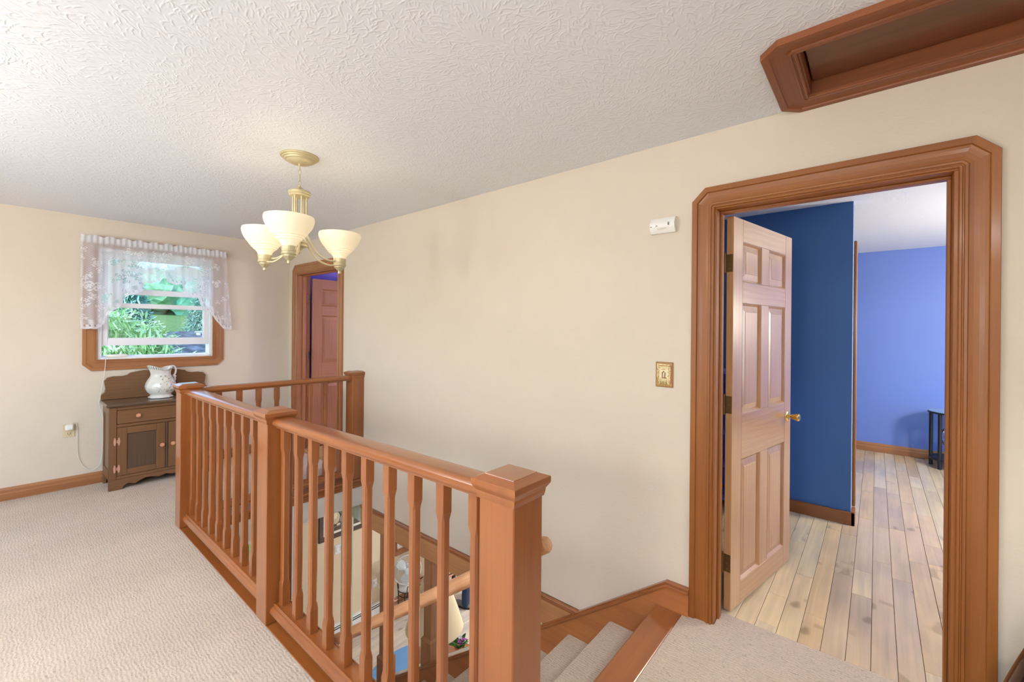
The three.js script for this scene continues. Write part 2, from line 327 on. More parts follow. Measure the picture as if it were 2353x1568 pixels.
// ---------------------------------------------------------------- casings
// profile: [distance from the inner edge, thickness]
const CASING = [[0, 0], [0, 0.011], [0.003, 0.0145], [0.009, 0.0145], [0.0115, 0.0115], [0.0145, 0.0115], [0.0165, 0.0155], [0.0245, 0.0160], [0.0265, 0.0140], [0.0275, 0.0105], [0.040, 0.0098], [0.055, 0.0102], [0.068, 0.0118], [0.0765, 0.0142], [0.0785, 0.0165], [0.0795, 0.0205], [0.081, 0.0215], [0.1035, 0.0215], [0.105, 0.020], [0.105, 0]];
const T8 = Math.tan(Math.PI / 8);
function casing(group, stations, place, mat, closed, k = 1) {   // stations: [[a, b], [offset a, offset b]]; place(a, b, t) -> world
  const n = stations.length;
  for (let i = 0; i < (closed ? n : n - 1); i++) {
    const [p, po] = stations[i], [q, qo] = stations[(i + 1) % n], pos = [], uv = [];
    const P = (s, o, [w, t]) => V(...place(s[0] + o[0] * w * k, s[1] + o[1] * w * k, t));
    const mid = P([(p[0] + q[0]) / 2, (p[1] + q[1]) / 2], [(po[0] + qo[0]) / 2, (po[1] + qo[1]) / 2], [0.05, -0.05]);
    let run = 0; const j = rr(0, 9), long = V(p[0] - q[0], p[1] - q[1], 0).length();
    for (let m = 0; m + 1 < CASING.length; m++) {
      const [c0, c1] = [CASING[m], CASING[m + 1]], A = P(p, po, c0), B = P(q, qo, c0), E = P(q, qo, c1), F = P(p, po, c1), step = Math.hypot(c1[0] - c0[0], c1[1] - c0[1]) * k;
      const L = Math.max(long, A.distanceTo(B)), quad = [[A, 0, run], [B, L, run], [E, L, run + step], [F, 0, run + step]];
      const nn = B.clone().sub(A).cross(E.clone().sub(A)), out = A.clone().add(E).multiplyScalar(0.5).sub(mid), o = nn.dot(out) > 0 ? [0, 1, 2, 0, 2, 3] : [0, 2, 1, 0, 3, 2];
      for (const x of o) { pos.push(quad[x][0]); uv.push(quad[x][1] + j, quad[x][2] + j * 1.3); }
      run += step;
    }
    const g = new THREE.BufferGeometry().setFromPoints(pos);
    g.setAttribute('uv', new THREE.Float32BufferAttribute(uv, 2)); g.computeVertexNormals();
    mesh(long < 0.001 ? 'corner_block' : 'casing', g, mat, group);
  }
}
const doorStations = (z0, z1, top) => [[[z0, 0.002], [-1, 0]], [[z0, top], [-1, T8]], [[z0, top], [-T8, 1]], [[z1, top], [T8, 1]], [[z1, top], [1, T8]], [[z1, 0.002], [1, 0]]];
const frameStations = (a0, a1, b0, b1) => [[[a0, b0], [-1, -T8]], [[a0, b1], [-1, T8]], [[a0, b1], [-T8, 1]], [[a1, b1], [T8, 1]], [[a1, b1], [1, T8]], [[a1, b0], [1, -T8]], [[a1, b0], [T8, -1]], [[a0, b0], [-T8, -1]]];
{
  const t = structGroup('trim', { label: 'stained moulded casing with clipped corners around the near doorway' });
  casing(t, doorStations(DOOR1[0] - 0.008, DOOR1[1] + 0.012, DOOR1[2] + 0.006), (z, y, d) => [W - d, y, z], MAT.casing);
  const j = structGroup('trim', { label: 'stained door jamb of the near doorway' });
  const jb = (n, ...b) => mesh(n, cbox(...b), MAT.casing, j);
  jb('jamb', W - 0.004, WB + 0.004, 0, DOOR1[2], DOOR1[0] - 0.018, DOOR1[0], 0.002, 1); jb('jamb', W - 0.004, WB + 0.004, 0, DOOR1[2], DOOR1[1], DOOR1[1] + 0.018, 0.002, 1);
  jb('head_jamb', W - 0.004, WB + 0.004, DOOR1[2], DOOR1[2] + 0.018, DOOR1[0] - 0.018, DOOR1[1] + 0.018, 0.002, 2);
  jb('door_stop', 2.335, 2.372, 0, DOOR1[2] - 0.012, DOOR1[0], DOOR1[0] + 0.011, 0.002, 1); jb('door_stop', 2.335, 2.372, 0, DOOR1[2] - 0.012, DOOR1[1] - 0.011, DOOR1[1], 0.002, 1); jb('door_stop', 2.335, 2.372, DOOR1[2] - 0.012, DOOR1[2], DOOR1[0], DOOR1[1], 0.002, 2);
}
{
  const t = structGroup('trim', { label: 'stained moulded casing with clipped corners around the far doorway' });
  casing(t, doorStations(DOOR2[0] - 0.008, DOOR2[1] + 0.006, DOOR2[2] + 0.012), (z, y, d) => [W - d, y, z], MAT.trimLight);
  const j = structGroup('trim', { label: 'stained door jamb of the far doorway' });
  const jb = (n, ...b) => mesh(n, cbox(...b), MAT.trimLight, j);
  jb('jamb', W - 0.004, WB + 0.004, 0, DOOR2[2], DOOR2[0] - 0.018, DOOR2[0], 0.002, 1); jb('jamb', W - 0.004, WB + 0.004, 0, DOOR2[2], DOOR2[1], DOOR2[1] + 0.018, 0.002, 1);
  jb('head_jamb', W - 0.004, WB + 0.004, DOOR2[2], DOOR2[2] + 0.018, DOOR2[0] - 0.018, DOOR2[1] + 0.018, 0.002, 2);
  jb('door_stop', 2.335, 2.372, 0, DOOR2[2] - 0.012, DOOR2[0], DOOR2[0] + 0.011, 0.002, 1); jb('door_stop', 2.335, 2.372, 0, DOOR2[2] - 0.012, DOOR2[1] - 0.011, DOOR2[1], 0.002, 1); jb('door_stop', 2.335, 2.372, DOOR2[2] - 0.012, DOOR2[2], DOOR2[0], DOOR2[1], 0.002, 2);
}
// baseboards
const baseProfile = (h, t) => [[0, 0], [t, 0], [t, h * 0.55], [t * 0.72, h * 0.62], [t * 0.72, h * 0.82], [t * 0.45, h * 0.90], [t * 0.3, h], [0, h]];
const baseX = (x0, x1, z, s, h, t, y = 0) => metric(remap(slab('z', x0, x1, baseProfile(h, t)), (a, b, d) => [d, y + b, z + s * a]), 0);      // along x on a wall z = const
const baseZ = (z0, z1, x, s, h, t, y = 0) => metric(remap(slab('z', z0, z1, baseProfile(h, t)), (a, b, d) => [x + s * a, y + b, d]), 2);      // along z on a wall x = const
struct('baseboard_back', baseX(-1.9, W, D, 1, 0.107, 0.018), MAT.trimLight);
struct('baseboard_right', join([baseZ(D, -5.36, W, -1, 0.107, 0.018), baseZ(-4.17, -3.92, W, -1, 0.107, 0.018), baseZ(0.35, 2.6, W, -1, 0.107, 0.018)]), MAT.trimLight);
struct('baseboard_pier', join([cbox(4.122, 4.145, 0, 0.095, -3.2, -0.115, 0.003, 2), cbox(4.122, 4.285, 0, 0.095, -0.138, -0.115, 0.003, 0)]), MAT.casing);
struct('baseboard_blue_far', baseZ(-3.2, 2.585, 6.9, -1, 0.105, 0.016), MAT.trimLight);
struct('baseboard_low', baseX(3.9, 9, -5.66, 1, 0.1, 0.016, LOW), MAT.post);

// ---------------------------------------------------------------- stairwell boards, railing, stairs
{
  const t = structGroup('trim', { label: 'flat stained boards edging the stairwell opening' });
  mesh('edge_board', cbox(0.836, 0.978, -0.022, 0.0045, -3.925, -0.745, 0.005, 2), MAT.rail, t);
  mesh('edge_board', cbox(0.9785, W, -0.022, 0.0045, -3.925, -3.768, 0.006, 0), MAT.rail, t);
  mesh('nosing_board', cbox(0.9785, 2.262, -0.024, 0.0045, NOSE - 0.006, -0.745, 0.008, 0), MAT.rail, t);
  mesh('cove_moulding', join([cbox(0.99, W, -0.045, -0.0225, -3.785, -3.7725, 0.004, 0), cbox(0.99, W, -0.072, -0.0455, -3.785, -3.778, 0.002, 0)]), MAT.rail, t);
}
const lift = (z) => (z > -2.303 ? 0.0122 : 0.004) * (z + 2.303);   // the rail rises a touch towards the near post
const POSTZ = [-3.845, -2.303, -0.754], PW = 0.061, RAILX = 0.906, RAILZ = -3.847;
const square = (levels) => { const g = plain(new THREE.LatheGeometry(levels.map(([h, y]) => new THREE.Vector2(Math.max(h * Math.SQRT2, 1e-4), y)), 4)); g.rotateY(Math.PI / 4); g.computeVertexNormals(); return g; };
{
  const t = thing('stair_railing', 'glossy orange-brown stair railing with square newel posts and slim balusters around the stairwell', 'railing', [0.897, 0, -2.3]);
  const newel = (x0, x1, z) => {
    const p = part(t, 'newel_post', cbox(x0, x1, 0.005, 1.0 + lift(z), z - PW, z + PW, 0.003, 1), MAT.rail);
    const w = (x1 - x0) / 2, sx = w / PW, cap = metric(square([[0.0, 0.978], [PW + 0.003, 0.978], [PW + 0.0055, 0.990], [PW + 0.006, 0.998], [PW + 0.0145, 1.011], [PW + 0.016, 1.015], [PW + 0.016, 1.029], [PW + 0.0145, 1.0305], [PW - 0.0105, 1.040], [PW - 0.0112, 1.042], [0.0, 1.0425]]).translate(0, lift(z), 0), 0);
    cap.scale(sx, 1, 1).translate((x0 + x1) / 2 - t.position.x, 0, z - t.position.z);
    mesh('cap', cap, MAT.rail, p);
  };
  for (const z of POSTZ) newel(0.836, 0.958, z);
  newel(2.158, W - 0.0005, POSTZ[0]);
  const half = [[0.030, 0.955], [0.030, 0.9635], [0.0285, 0.9655], [0.0305, 0.967], [0.045, 0.968], [0.049, 0.974], [0.0505, 0.982], [0.049, 0.991], [0.044, 0.998], [0.036, 1.002], [0.02, 1.003]];
  const prof = [...half, ...half.map(([x, y]) => [-x, y]).reverse()];
  const half2 = [[0.044, 0.050], [0.049, 0.054], [0.051, 0.062], [0.050, 0.072], [0.045, 0.080], [0.037, 0.085], [0.0345, 0.0862], [0.0338, 0.092], [0.0305, 0.098], [0.0275, 0.0985], [0.0255, 0.0955]];
  const prof2 = [...half2, ...half2.map(([x, y]) => [-x, y]).reverse()];
  const alongZ = (pr, z0, z1, up) => metric(toCreasedNormals(remap(slab('z', 0, z1 - z0, pr), (a, b, d) => [RAILX + a, b + (up ? lerp(lift(z0), lift(z1), d / (z1 - z0)) : 0), z0 + d]), 0.6), 2);
  const alongX = (pr, x0, x1, up) => metric(toCreasedNormals(remap(slab('z', 0, x1 - x0, pr), (a, b, d) => [x0 + d, b + (up ? lift(RAILZ) : 0), RAILZ + a]), 0.6), 0);
  for (const k of [0, 1]) { part(t, 'rail', alongZ(prof, POSTZ[k] + PW, POSTZ[k + 1] - PW, true), MAT.rail); part(t, 'shoe_rail', alongZ(prof2, POSTZ[k] + PW, POSTZ[k + 1] - PW), MAT.rail); }
  part(t, 'rail', alongX(prof, 0.958, 2.158, true), MAT.rail); part(t, 'shoe_rail', alongX(prof2, 0.958, 2.158), MAT.rail);
  const ring = (h, c) => [[-h, -h + c], [-h + c, -h], [h - c, -h], [h, -h + c], [h, h - c], [h - c, h], [-h + c, h], [-h, h - c]];
  const levels = [[0.0955, 0.018, 0.0015], [0.198, 0.018, 0.0015], [0.226, 0.0158, 0.006], [0.832, 0.0158, 0.006], [0.858, 0.018, 0.0015], [0.957, 0.018, 0.0015]], tri = [];
  for (let k = 0; k + 1 < levels.length; k++) for (let i = 0; i < 8; i++) {
    const [y0, h0, c0] = levels[k], [y1, h1, c1] = levels[k + 1], a = ring(h0, c0), b = ring(h1, c1), j = (i + 1) % 8;
    const q = [V(a[i][0], y0, a[i][1]), V(a[j][0], y0, a[j][1]), V(b[j][0], y1, b[j][1]), V(b[i][0], y1, b[i][1])];
    tri.push(q[0], q[2], q[1], q[0], q[3], q[2]);
  }
  const shape = [0, 1, 2, 3].map(() => { const g = new THREE.BufferGeometry().setFromPoints(tri); g.computeVertexNormals(); return metric(g, 1); });
  const bal = (x, z) => { const m = mesh('baluster', shape[Math.floor(rnd() * 4)], MAT.rail, t); const k = (0.958 + lift(z) - 0.0955) / (0.957 - 0.0955); m.scale.y = k; m.position.set(x - t.position.x, 0.0955 * (1 - k), z - t.position.z); };
  for (let k = 0; k < 10; k++) { bal(RAILX, -3.757 + 0.1455 * k); bal(RAILX, -2.2025 + 0.1455 * k); }
  for (let k = 0; k < 8; k++) bal(1.087 + 0.14 * k, RAILZ);
}
{
  const t = thing('staircase', 'carpeted staircase with stained stringers going down beside the long beige wall', 'staircase', [1.6, -1.4, -2.8]);
  for (let k = 1; k <= 13; k++) {
    const zn = NOSE - k * RUN, y = -k * RISE, zb = zn + RUN, lip = 0.03, o = [];
    for (let i = 0; i <= 6; i++) { const a = Math.PI / 2 + i * Math.PI / 6; o.push([zn + 0.016 + 0.016 * Math.cos(a), y - 0.016 + 0.016 * Math.sin(a)]); }
    o.push([zn + lip, y - 0.036], [zn + lip, y - RISE], [zn + lip + 0.014, y - RISE], [zn + lip + 0.014, y - 0.036], [zb + lip, y - 0.036], [zb + lip, y]);
    part(t, 'step', slab('x', 0.982, 2.2445, o, [], 0, 2), MAT.carpet);
  }
  part(t, 'riser', cbox(0.982, 2.2445, -RISE, -0.025, NOSE + 0.012, NOSE + 0.03, 0.002, 0), MAT.carpet);
  const zt = -0.83, end = -4.62;
  for (const [x0, x1, top] of [[2.2455, 2.278, true], [0.9585, 0.981, false]]) {
    const outline = top ? [[-0.717, -0.05], [-0.717, 0.118], [-0.824, 0.118], [zt, 0.118], [end, stringY(end) - 0.011], [end, stringY(end) - 0.42], [-1.1, stringY(-1.1) - 0.42], [-0.87, -0.05]]
      : [[-0.9, -0.256], [-1.345, -0.256], [end, stringY(end)], [end, stringY(end) - 0.42], [-1.1, stringY(-1.1) - 0.42], [-0.9, -0.45]];
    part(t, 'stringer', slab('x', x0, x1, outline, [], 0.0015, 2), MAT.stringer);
  }
  const strip = (x0, x1, d) => slab('x', x0, x1, [[-0.7165, 0.117 + d], [-0.7165, 0.130 + d], [zt - 0.004, 0.130 + d], [end, stringY(end) + d], [end, stringY(end) - 0.0125 + d], [zt, 0.117 + d]], [], 0.002, 2);
  part(t, 'moulding', join([strip(2.236, 2.2785, -0.002), strip(2.250, 2.2785, 0.009)]), MAT.rail);
}
{
  const a = [1.022, 0.833, -0.718], b = [1.022, 0.833 - 0.70 * 3.5, -4.218];
  const t = thing('handrail', 'round pale wooden handrail sloping down inside the stairwell', 'handrail', a);
  const d = V(...b).sub(V(...a)).normalize(), q = new THREE.Quaternion().setFromUnitVectors(V(0, -1, 0), d), L = V(...a).distanceTo(V(...b));
  const pts = [[0, 0], [0.012, 0], [0.02, -0.004], [0.0235, -0.012], [0.0235, -L + 0.012], [0.02, -L + 0.004], [0.012, -L], [0, -L]];
  const rod = metric(lathe(pts, 20), 1); rod.applyQuaternion(q);
  mesh('rod', rod, MAT.handrail, t);
  for (const s of [1.32, 2.6, 3.9]) {
    const p = V(...a).addScaledVector(d, s);
    part(t, 'bracket', join([tube([[p.x, p.y - 0.02, p.z], [p.x, p.y - 0.055, p.z], [0.99, p.y - 0.075, p.z], [0.9605, p.y - 0.075, p.z]], 0.006, 16, 8), bar([0.9585, p.y - 0.075, p.z], [0.966, p.y - 0.075, p.z], 0.022, 16)]), MAT.brassOld);
  }
}
// posts between the stair wall and the beam
for (const [z, label, topY] of [[-2.828, 'brown square wooden post with base block, nearer of two under the beam', -0.453], [-3.475, 'brown square wooden post with base block, farther of two under the beam', -0.453]]) {
  const b = stringY(z + 0.06), t = thing('support_post', label, 'post', [2.345, b, z]);
  part(t, 'shaft', cbox(2.298, 2.392, b, topY, z - 0.047, z + 0.047, 0.004, 1), MAT.post);
  part(t, 'base_block', join([slab('x', 2.283, 2.407, [[z - 0.062, stringY(z - 0.062) - 0.0145], [z + 0.062, stringY(z + 0.062) - 0.0145], [z + 0.062, b + 0.15], [z - 0.062, b + 0.15]], [], 0.003, 1), metric(square([[0.062, b + 0.15], [0.062, b + 0.152], [0.049, b + 0.172], [0.0, b + 0.172]]).translate(2.345, 0, z), 1)]), MAT.post);
}
{
  const t = thing('support_post', 'slim pale mint square post standing under the white beam end', 'post', [2.345, LOW, -4.19]);
  part(t, 'shaft', cbox(2.30, 2.39, LOW, -0.441, -4.235, -4.145, 0.004, 1), MAT.mint);
  part(t, 'cap', cbox(2.285, 2.405, -0.47, -0.4405, -4.25, -4.13, 0.004, 1), MAT.mint);
}

// ---------------------------------------------------------------- six-panel doors
const DOORH = 2.03, T = 0.035;
function panelDoor(root, width, mat, cols, rows, style) {   // local: x from the hinge, z = 0 the visible face, slab behind it
  const add = (n, ...b) => mesh(n, cbox(...b), mat, root);
  const y0 = 0.012, y1 = 2.04;
  const xs = [0, ...cols.flat(), width];
  add('stile', 0, cols[0][0], y0, y1, -T, 0, 0.002, 1); add('stile', cols[1][1], width, y0, y1, -T, 0, 0.002, 1);
  const ys = [y0, ...rows.flat(), y1];
  for (let k = 0; k < ys.length; k += 2) add('rail', cols[0][0] + 0.0004, cols[1][1] - 0.0004, ys[k], ys[k + 1], -T + 0.0003, -0.0003, 0.0015, 0);
  for (const [r0, r1] of rows) add('mullion', cols[0][1], cols[1][0], r0 + 0.0004, r1 - 0.0004, -T + 0.0003, -0.0003, 0.0015, 1);
  for (const [r0, r1] of rows) for (const [c0, c1] of cols) {
    const tri = [], loop = (i, z) => [V(c0 + i, r0 + i, z), V(c1 - i, r0 + i, z), V(c1 - i, r1 - i, z), V(c0 + i, r1 - i, z)];
    const L = [loop(0, 0), loop(0.003, -0.0015), loop(0.010, -0.010), loop(0.013, -0.0135), loop(0.015, -0.0135), loop(0.045, -0.006), loop(0.047, -0.0045)];
    for (const flip of [0, 1]) {
      const f = (p) => (flip ? V(p.x, p.y, -T - p.z) : p);
      for (let k = 0; k + 1 < L.length; k++) for (let i = 0; i < 4; i++) {
        const a = f(L[k][i]), b = f(L[k][(i + 1) % 4]), c = f(L[k + 1][(i + 1) % 4]), d = f(L[k + 1][i]);
        flip ? tri.push(a, c, b, a, d, c) : tri.push(a, b, c, a, c, d);
      }
      const e = L[L.length - 1].map(f); flip ? tri.push(e[0], e[2], e[1], e[0], e[3], e[2]) : tri.push(e[0], e[1], e[2], e[0], e[2], e[3]);
    }
    const g = new THREE.BufferGeometry().setFromPoints(tri); g.computeVertexNormals();
    mesh('panel', metric(g, 1), mat, root);
  }
  return root;
}
function hinge(root, y, side) {                             // knuckle at the origin edge, leaf on the edge face
  mesh('hinge', join([at(new THREE.CylinderGeometry(0.006, 0.006, 0.092, 10), -0.007, y, side), at(new THREE.SphereGeometry(0.0065, 8, 6), -0.007, y + 0.049, side), at(new THREE.SphereGeometry(0.0065, 8, 6), -0.007, y - 0.049, side), cbox(-0.0025, -0.0005, y - 0.045, y + 0.045, -T + 0.001, -0.001, 0.0005), ...[-0.028, 0, 0.028].map((d) => at(new THREE.SphereGeometry(0.003, 6, 4), -0.0028, y + d, -0.018))]), MAT.brassOld, root, { label: 'aged brass hinge' });
}
const DCOLS = (w) => [[0.112, w / 2 - 0.052], [w / 2 + 0.052, w - 0.1]];
const DROWS = [[0.128, 0.772], [1.012, 1.598], [1.712, 1.922]];
{
  const root = structGroup('door', { label: 'six-panel wooden door with a brass knob standing open into the blue room' });
  root.name = 'door_1'; root.position.set(2.42, 0, -0.562); root.rotation.y = -0.187;
  panelDoor(root, 0.812, MAT.door, DCOLS(0.812), DROWS);
  for (const y of [0.255, 1.07, 1.80]) hinge(root, y, -T - 0.004);
  for (const s of [1, -1]) {
    const z = s > 0 ? 0 : -T, k = (g) => g.rotateX(s * Math.PI / 2).translate(0.757, 0.925, z);
    const knob = mesh('knob', k(lathe([[0, 0.004], [0.009, 0.004], [0.009, 0.018], [0.0125, 0.024], [0.017, 0.036], [0.0215, 0.05], [0.0235, 0.058], [0.0225, 0.064], [0.0175, 0.0675], [0, 0.0685]], 28)), MAT.brass, root, { label: 'polished brass knob' });
    mesh('rosette', k(lathe([[0, 0], [0.033, 0], [0.0325, 0.003], [0.028, 0.006], [0.02, 0.008], [0.014, 0.007], [0, 0.007]], 32)), MAT.brass, knob);
  }
}
{
  const root = structGroup('door', { label: 'reddish six-panel wooden door standing open in the far doorway' });
  root.name = 'door_2'; root.position.set(2.437, 0, -5.196);
  panelDoor(root, 0.90, MAT.doorRed, DCOLS(0.90), DROWS);
  for (const y of [0.25, 1.115, 1.80]) {
    hinge(root, y, 0.004);
    mesh('hinge_leaf', cbox(-0.05, -0.016, y - 0.045, y + 0.045, -0.042, -0.0385, 0.0005), MAT.brass, root);
  }
}
struct('trim', cbox(4.275, 4.375, 0.10, 2.16, -0.1375, -0.117, 0.004, 1), MAT.casing, { label: 'stained casing board on the end of the dark blue wall' });

// ---------------------------------------------------------------- windows
function doubleHung(name, label, x0, x1, y0, y1, zin, place, opt = {}) {   // place(g) puts a geometry built for a wall z = const facing +z
  const w = structGroup(name, { label });
  w.name = name;
  const add = (n, g, m = MAT.vinyl, p = w) => mesh(n, place(g), m, p), zo = zin - 0.14;
  const lo = opt.low ?? y0 + 0.02, lowTop = opt.lowTop ?? (y0 + y1) / 2, upLow = opt.upLow ?? (y0 + y1) / 2 - 0.03;
  add('frame', join([cbox(x0, x0 + 0.022, y0, y1, zo, zin - 0.012, 0.002), cbox(x1 - 0.022, x1, y0, y1, zo, zin - 0.012, 0.002), cbox(x0 + 0.022, x1 - 0.022, y1 - 0.03, y1, zo, zin - 0.012, 0.002),
    cbox(x0 + 0.022, x0 + 0.03, y0, y1 - 0.03, zo + 0.01, zo + 0.05, 0.001), cbox(x1 - 0.03, x1 - 0.022, y0, y1 - 0.03, zo + 0.01, zo + 0.05, 0.001), cbox(x0 + 0.022, x0 + 0.028, y0, y1 - 0.03, zin - 0.03, zin - 0.014, 0.001), cbox(x1 - 0.028, x1 - 0.022, y0, y1 - 0.03, zin - 0.03, zin - 0.014, 0.001)]));
  add('sill', join([cbox(x0 + 0.022, x1 - 0.022, y0, y0 + 0.02, zo - 0.01, zin - 0.004, 0.003), cbox(x0 + 0.022, x1 - 0.022, y0 + 0.02, y0 + 0.03, zo + 0.02, zo + 0.05, 0.002)]));
  const sash = (n, a, b, z0, z1, bot, top) => {
    const s = add(n, join([cbox(x0 + 0.024, x0 + 0.072, a, b, z0, z1, 0.003), cbox(x1 - 0.072, x1 - 0.024, a, b, z0, z1, 0.003), cbox(x0 + 0.072, x1 - 0.072, a, a + bot, z0, z1, 0.003), cbox(x0 + 0.072, x1 - 0.072, b - top, b, z0, z1, 0.003),
      cbox(x0 + 0.072, x1 - 0.072, a + bot, a + bot + 0.006, z0 + 0.012, z1 - 0.008, 0.001), cbox(x0 + 0.072, x0 + 0.078, a + bot, b - top, z0 + 0.012, z1 - 0.008, 0.001), cbox(x1 - 0.078, x1 - 0.072, a + bot, b - top, z0 + 0.012, z1 - 0.008, 0.001)]));
    mesh('pane', place(cbox(x0 + 0.07, x1 - 0.07, a + bot, b - top, (z0 + z1) / 2 - 0.0015, (z0 + z1) / 2 + 0.0015, 0.0003)), MAT.glass, s);
  };
  sash('lower_sash', lo, lowTop, zin - 0.075, zin - 0.04, 0.066, 0.045);
  sash('upper_sash', upLow, y1 - 0.03, zin - 0.115, zin - 0.08, 0.05, 0.05);
  return w;
}
doubleHung('window_1', 'white double-hung window, its lower sash slightly raised, behind a lace valance', 0.585, 1.485, 1.135, 2.17, D, (g) => g, { low: 1.262, lowTop: 1.668, upLow: 1.755 });
{
  const t = structGroup('trim', { label: 'stained casing with clipped corners around the hall window' });
  casing(t, frameStations(0.5825, 1.4825, 1.135, 2.17), (x, y, d) => [x, y, D + d], MAT.trimLight, true, 0.945);
}
const turned = (x) => (g) => remap(g, (a, b, c) => [x - c, b, a]);      // a wall x = const facing +x, off the frame on the left
const leftWall = (g) => remap(g, (a, b, c) => [-1.9 + (c - 0), b, a]);
doubleHung('added_window_2', 'added double-hung window in the left wall, unseen, letting in more light', -4.1, -2.7, 0.8, 2.05, 0, leftWall);  // both left-wall windows are added for brightness, out of view
doubleHung('added_window_3', 'second added double-hung window in the left wall, unseen, for more light', -1.3, 0.3, 0.8, 2.05, 0, leftWall);
doubleHung('added_window_4', 'added window lighting the blue room, unseen behind the door casing', 3.3, 5.4, 0.75, 2.1, 0, (g) => remap(g, (a, b, c) => [a, b, 2.585 - c]));  // added, unseen, to bring daylight into the blue room
doubleHung('window_5', 'small window of the room below, seen between the balusters', 1.8, 2.45, -2.0, -1.085, -5.66, (g) => g);
doubleHung('window_6', 'window of the room below, its wooden sill just showing under the beam', 4.0, 5.2, -1.98, -0.75, -5.66, (g) => g);
{
  const t = structGroup('trim', { label: 'stained casing of the lower window under the beam' });
  casing(t, frameStations(3.995, 5.205, -1.985, -0.745), (x, y, d) => [x, y, -5.66 + d], MAT.trimLight, true, 0.8);
}

// ---------------------------------------------------------------- lace valance, rod
{
  const pts = [[0.462, 1.423], [0.569, 1.424], [0.591, 1.439], [0.62, 1.475], [0.635, 1.546], [0.687, 1.599], [0.733, 1.632], [0.764, 1.717], [0.795, 1.74], [0.859, 1.766], [0.904, 1.801], [0.916, 1.866], [0.975, 1.872], [1.052, 1.911], [1.074, 1.958], [1.096, 1.893], [1.159, 1.871], [1.214, 1.876], [1.229, 1.803], [1.28, 1.761], [1.347, 1.748], [1.372, 1.663], [1.407, 1.612], [1.467, 1.584], [1.508, 1.503], [1.56, 1.432], [1.64, 1.425]];
  const bottom = (x) => { let i = 0; while (i + 2 < pts.length && pts[i + 1][0] < x) i++; const [a, b] = [pts[i], pts[i + 1]]; return lerp(a[1], b[1], clamp((x - a[0]) / (b[0] - a[0]), 0, 1)); };
  const flowers = []; for (let k = 0; k < 120; k++) flowers.push([rr(0.46, 1.62), rr(1.44, 2.16), rr(0.010, 0.024), rr(0, 6)]);
  const X0 = 0.44, X1 = 1.66, Y0 = 1.40, Y1 = 2.30;
  const lace = tex(1024, 768, (u, v) => {
    const x = lerp(X0, X1, u), y = lerp(Y0, Y1, v), d = y - bottom(x);
    let a = 0.54 + 0.08 * Math.sin(x * 240) * Math.sin(y * 300) + 0.10 * (fbm(u * 40, v * 9, 40, 9, 131, 2) - 0.5);
    if (y > 2.2) a = 0.88; else if (y > 2.19) a = 0.7;
    const swag = x > 0.64 && x < 1.37 && y < 2.06;
    if (swag) a = 0.88;
    for (const [fx, fy, r, ph] of flowers) {
      const dx = x - fx, dy = y - fy, q = Math.hypot(dx, dy) / r; if (q > 3) continue;
      const an = Math.atan2(dy, dx) + ph, pet = 0.75 + 0.3 * Math.cos(5 * an), leaf = q > 1.15 && q < 1.9 && Math.abs(Math.sin(an * 1.5)) < 0.75 * Math.sin(Math.PI * (q - 1.15) / 0.75);
      if ((q < pet && q > 0.22) || leaf) a = swag ? 0.45 : 0.92;
    }
    if (d < 0.095 && d > 0.078) a = Math.max(a, 0.5);
    if (d < 0.078) { const s = Math.sin(x * 95 + d * 20); a = d < 0.016 ? 0.92 : d < 0.034 ? (Math.abs(s) < 0.55 ? 0.35 : 0.9) : 0.66 + 0.2 * s; }
    return clamp(a, 0.05, 0.97);
  }, false);
  lace.wrapS = lace.wrapT = THREE.ClampToEdgeWrapping;
  const NX = 240, NY = 44, pos = [], uv = [], idx = [];
  for (let j = 0; j <= NY; j++) for (let i = 0; i <= NX; i++) {
    const x = lerp(0.462, 1.575, i / NX), f = j / NY, xb = lerp(0.462, 1.64, i / NX), scal = 0.006 * Math.abs(Math.sin(xb * 95 / 2)), yb = bottom(xb) - scal;
    const y = lerp(2.258 + 0.006 * Math.sin(x * 60) + 0.005 * fbm(x * 30, 1, 60, 4, 135, 2), yb, f), xx = lerp(x, xb, f * (2.26 - yb) / 0.83);
    const ruff = y > 2.2 ? 0.008 * Math.sin(x * 160) : 0, pleat = 0.010 * Math.sin(xx * 38 + 1.5 * Math.sin(xx * 11)) + 0.004 * Math.sin(xx * 97);
    pos.push(xx, y, D + 0.088 + ruff + pleat * Math.min(1, (2.26 - y) * 6)); uv.push((xx - X0) / (X1 - X0), (y - Y0) / (Y1 - Y0));
  }
  for (let j = 0; j < NY; j++) for (let i = 0; i < NX; i++) { const a = j * (NX + 1) + i; idx.push(a, a + NX + 1, a + 1, a + 1, a + NX + 1, a + NX + 2); }
  const g = new THREE.BufferGeometry(); g.setAttribute('position', new THREE.Float32BufferAttribute(pos, 3)); g.setAttribute('uv', new THREE.Float32BufferAttribute(uv, 2)); g.setIndex(idx); g.computeVertexNormals();
  mesh('lace_valance', g, phys({ color: lin(0.86, 0.87, 0.90), alphaMap: lace, transparent: true, side: THREE.DoubleSide, roughness: 0.95, transmission: 0.35, thickness: 0 }), scene, { label: 'white floral lace valance with scalloped swags hanging over the hall window', category: 'curtain' });
  const t = thing('curtain_rod', 'flat white curtain rod carrying the lace valance', 'curtain rod', [1.02, 2.232, D + 0.076]);
  part(t, 'rod', cbox(0.47, 1.568, 2.222, 2.242, D + 0.068, D + 0.074, 0.002, 0), MAT.plastic);
  for (const x of [0.464, 1.5685]) part(t, 'return', cbox(x, x + 0.0055, 2.222, 2.242, D + 0.0005, D + 0.074, 0.002, 2), MAT.plastic);
}

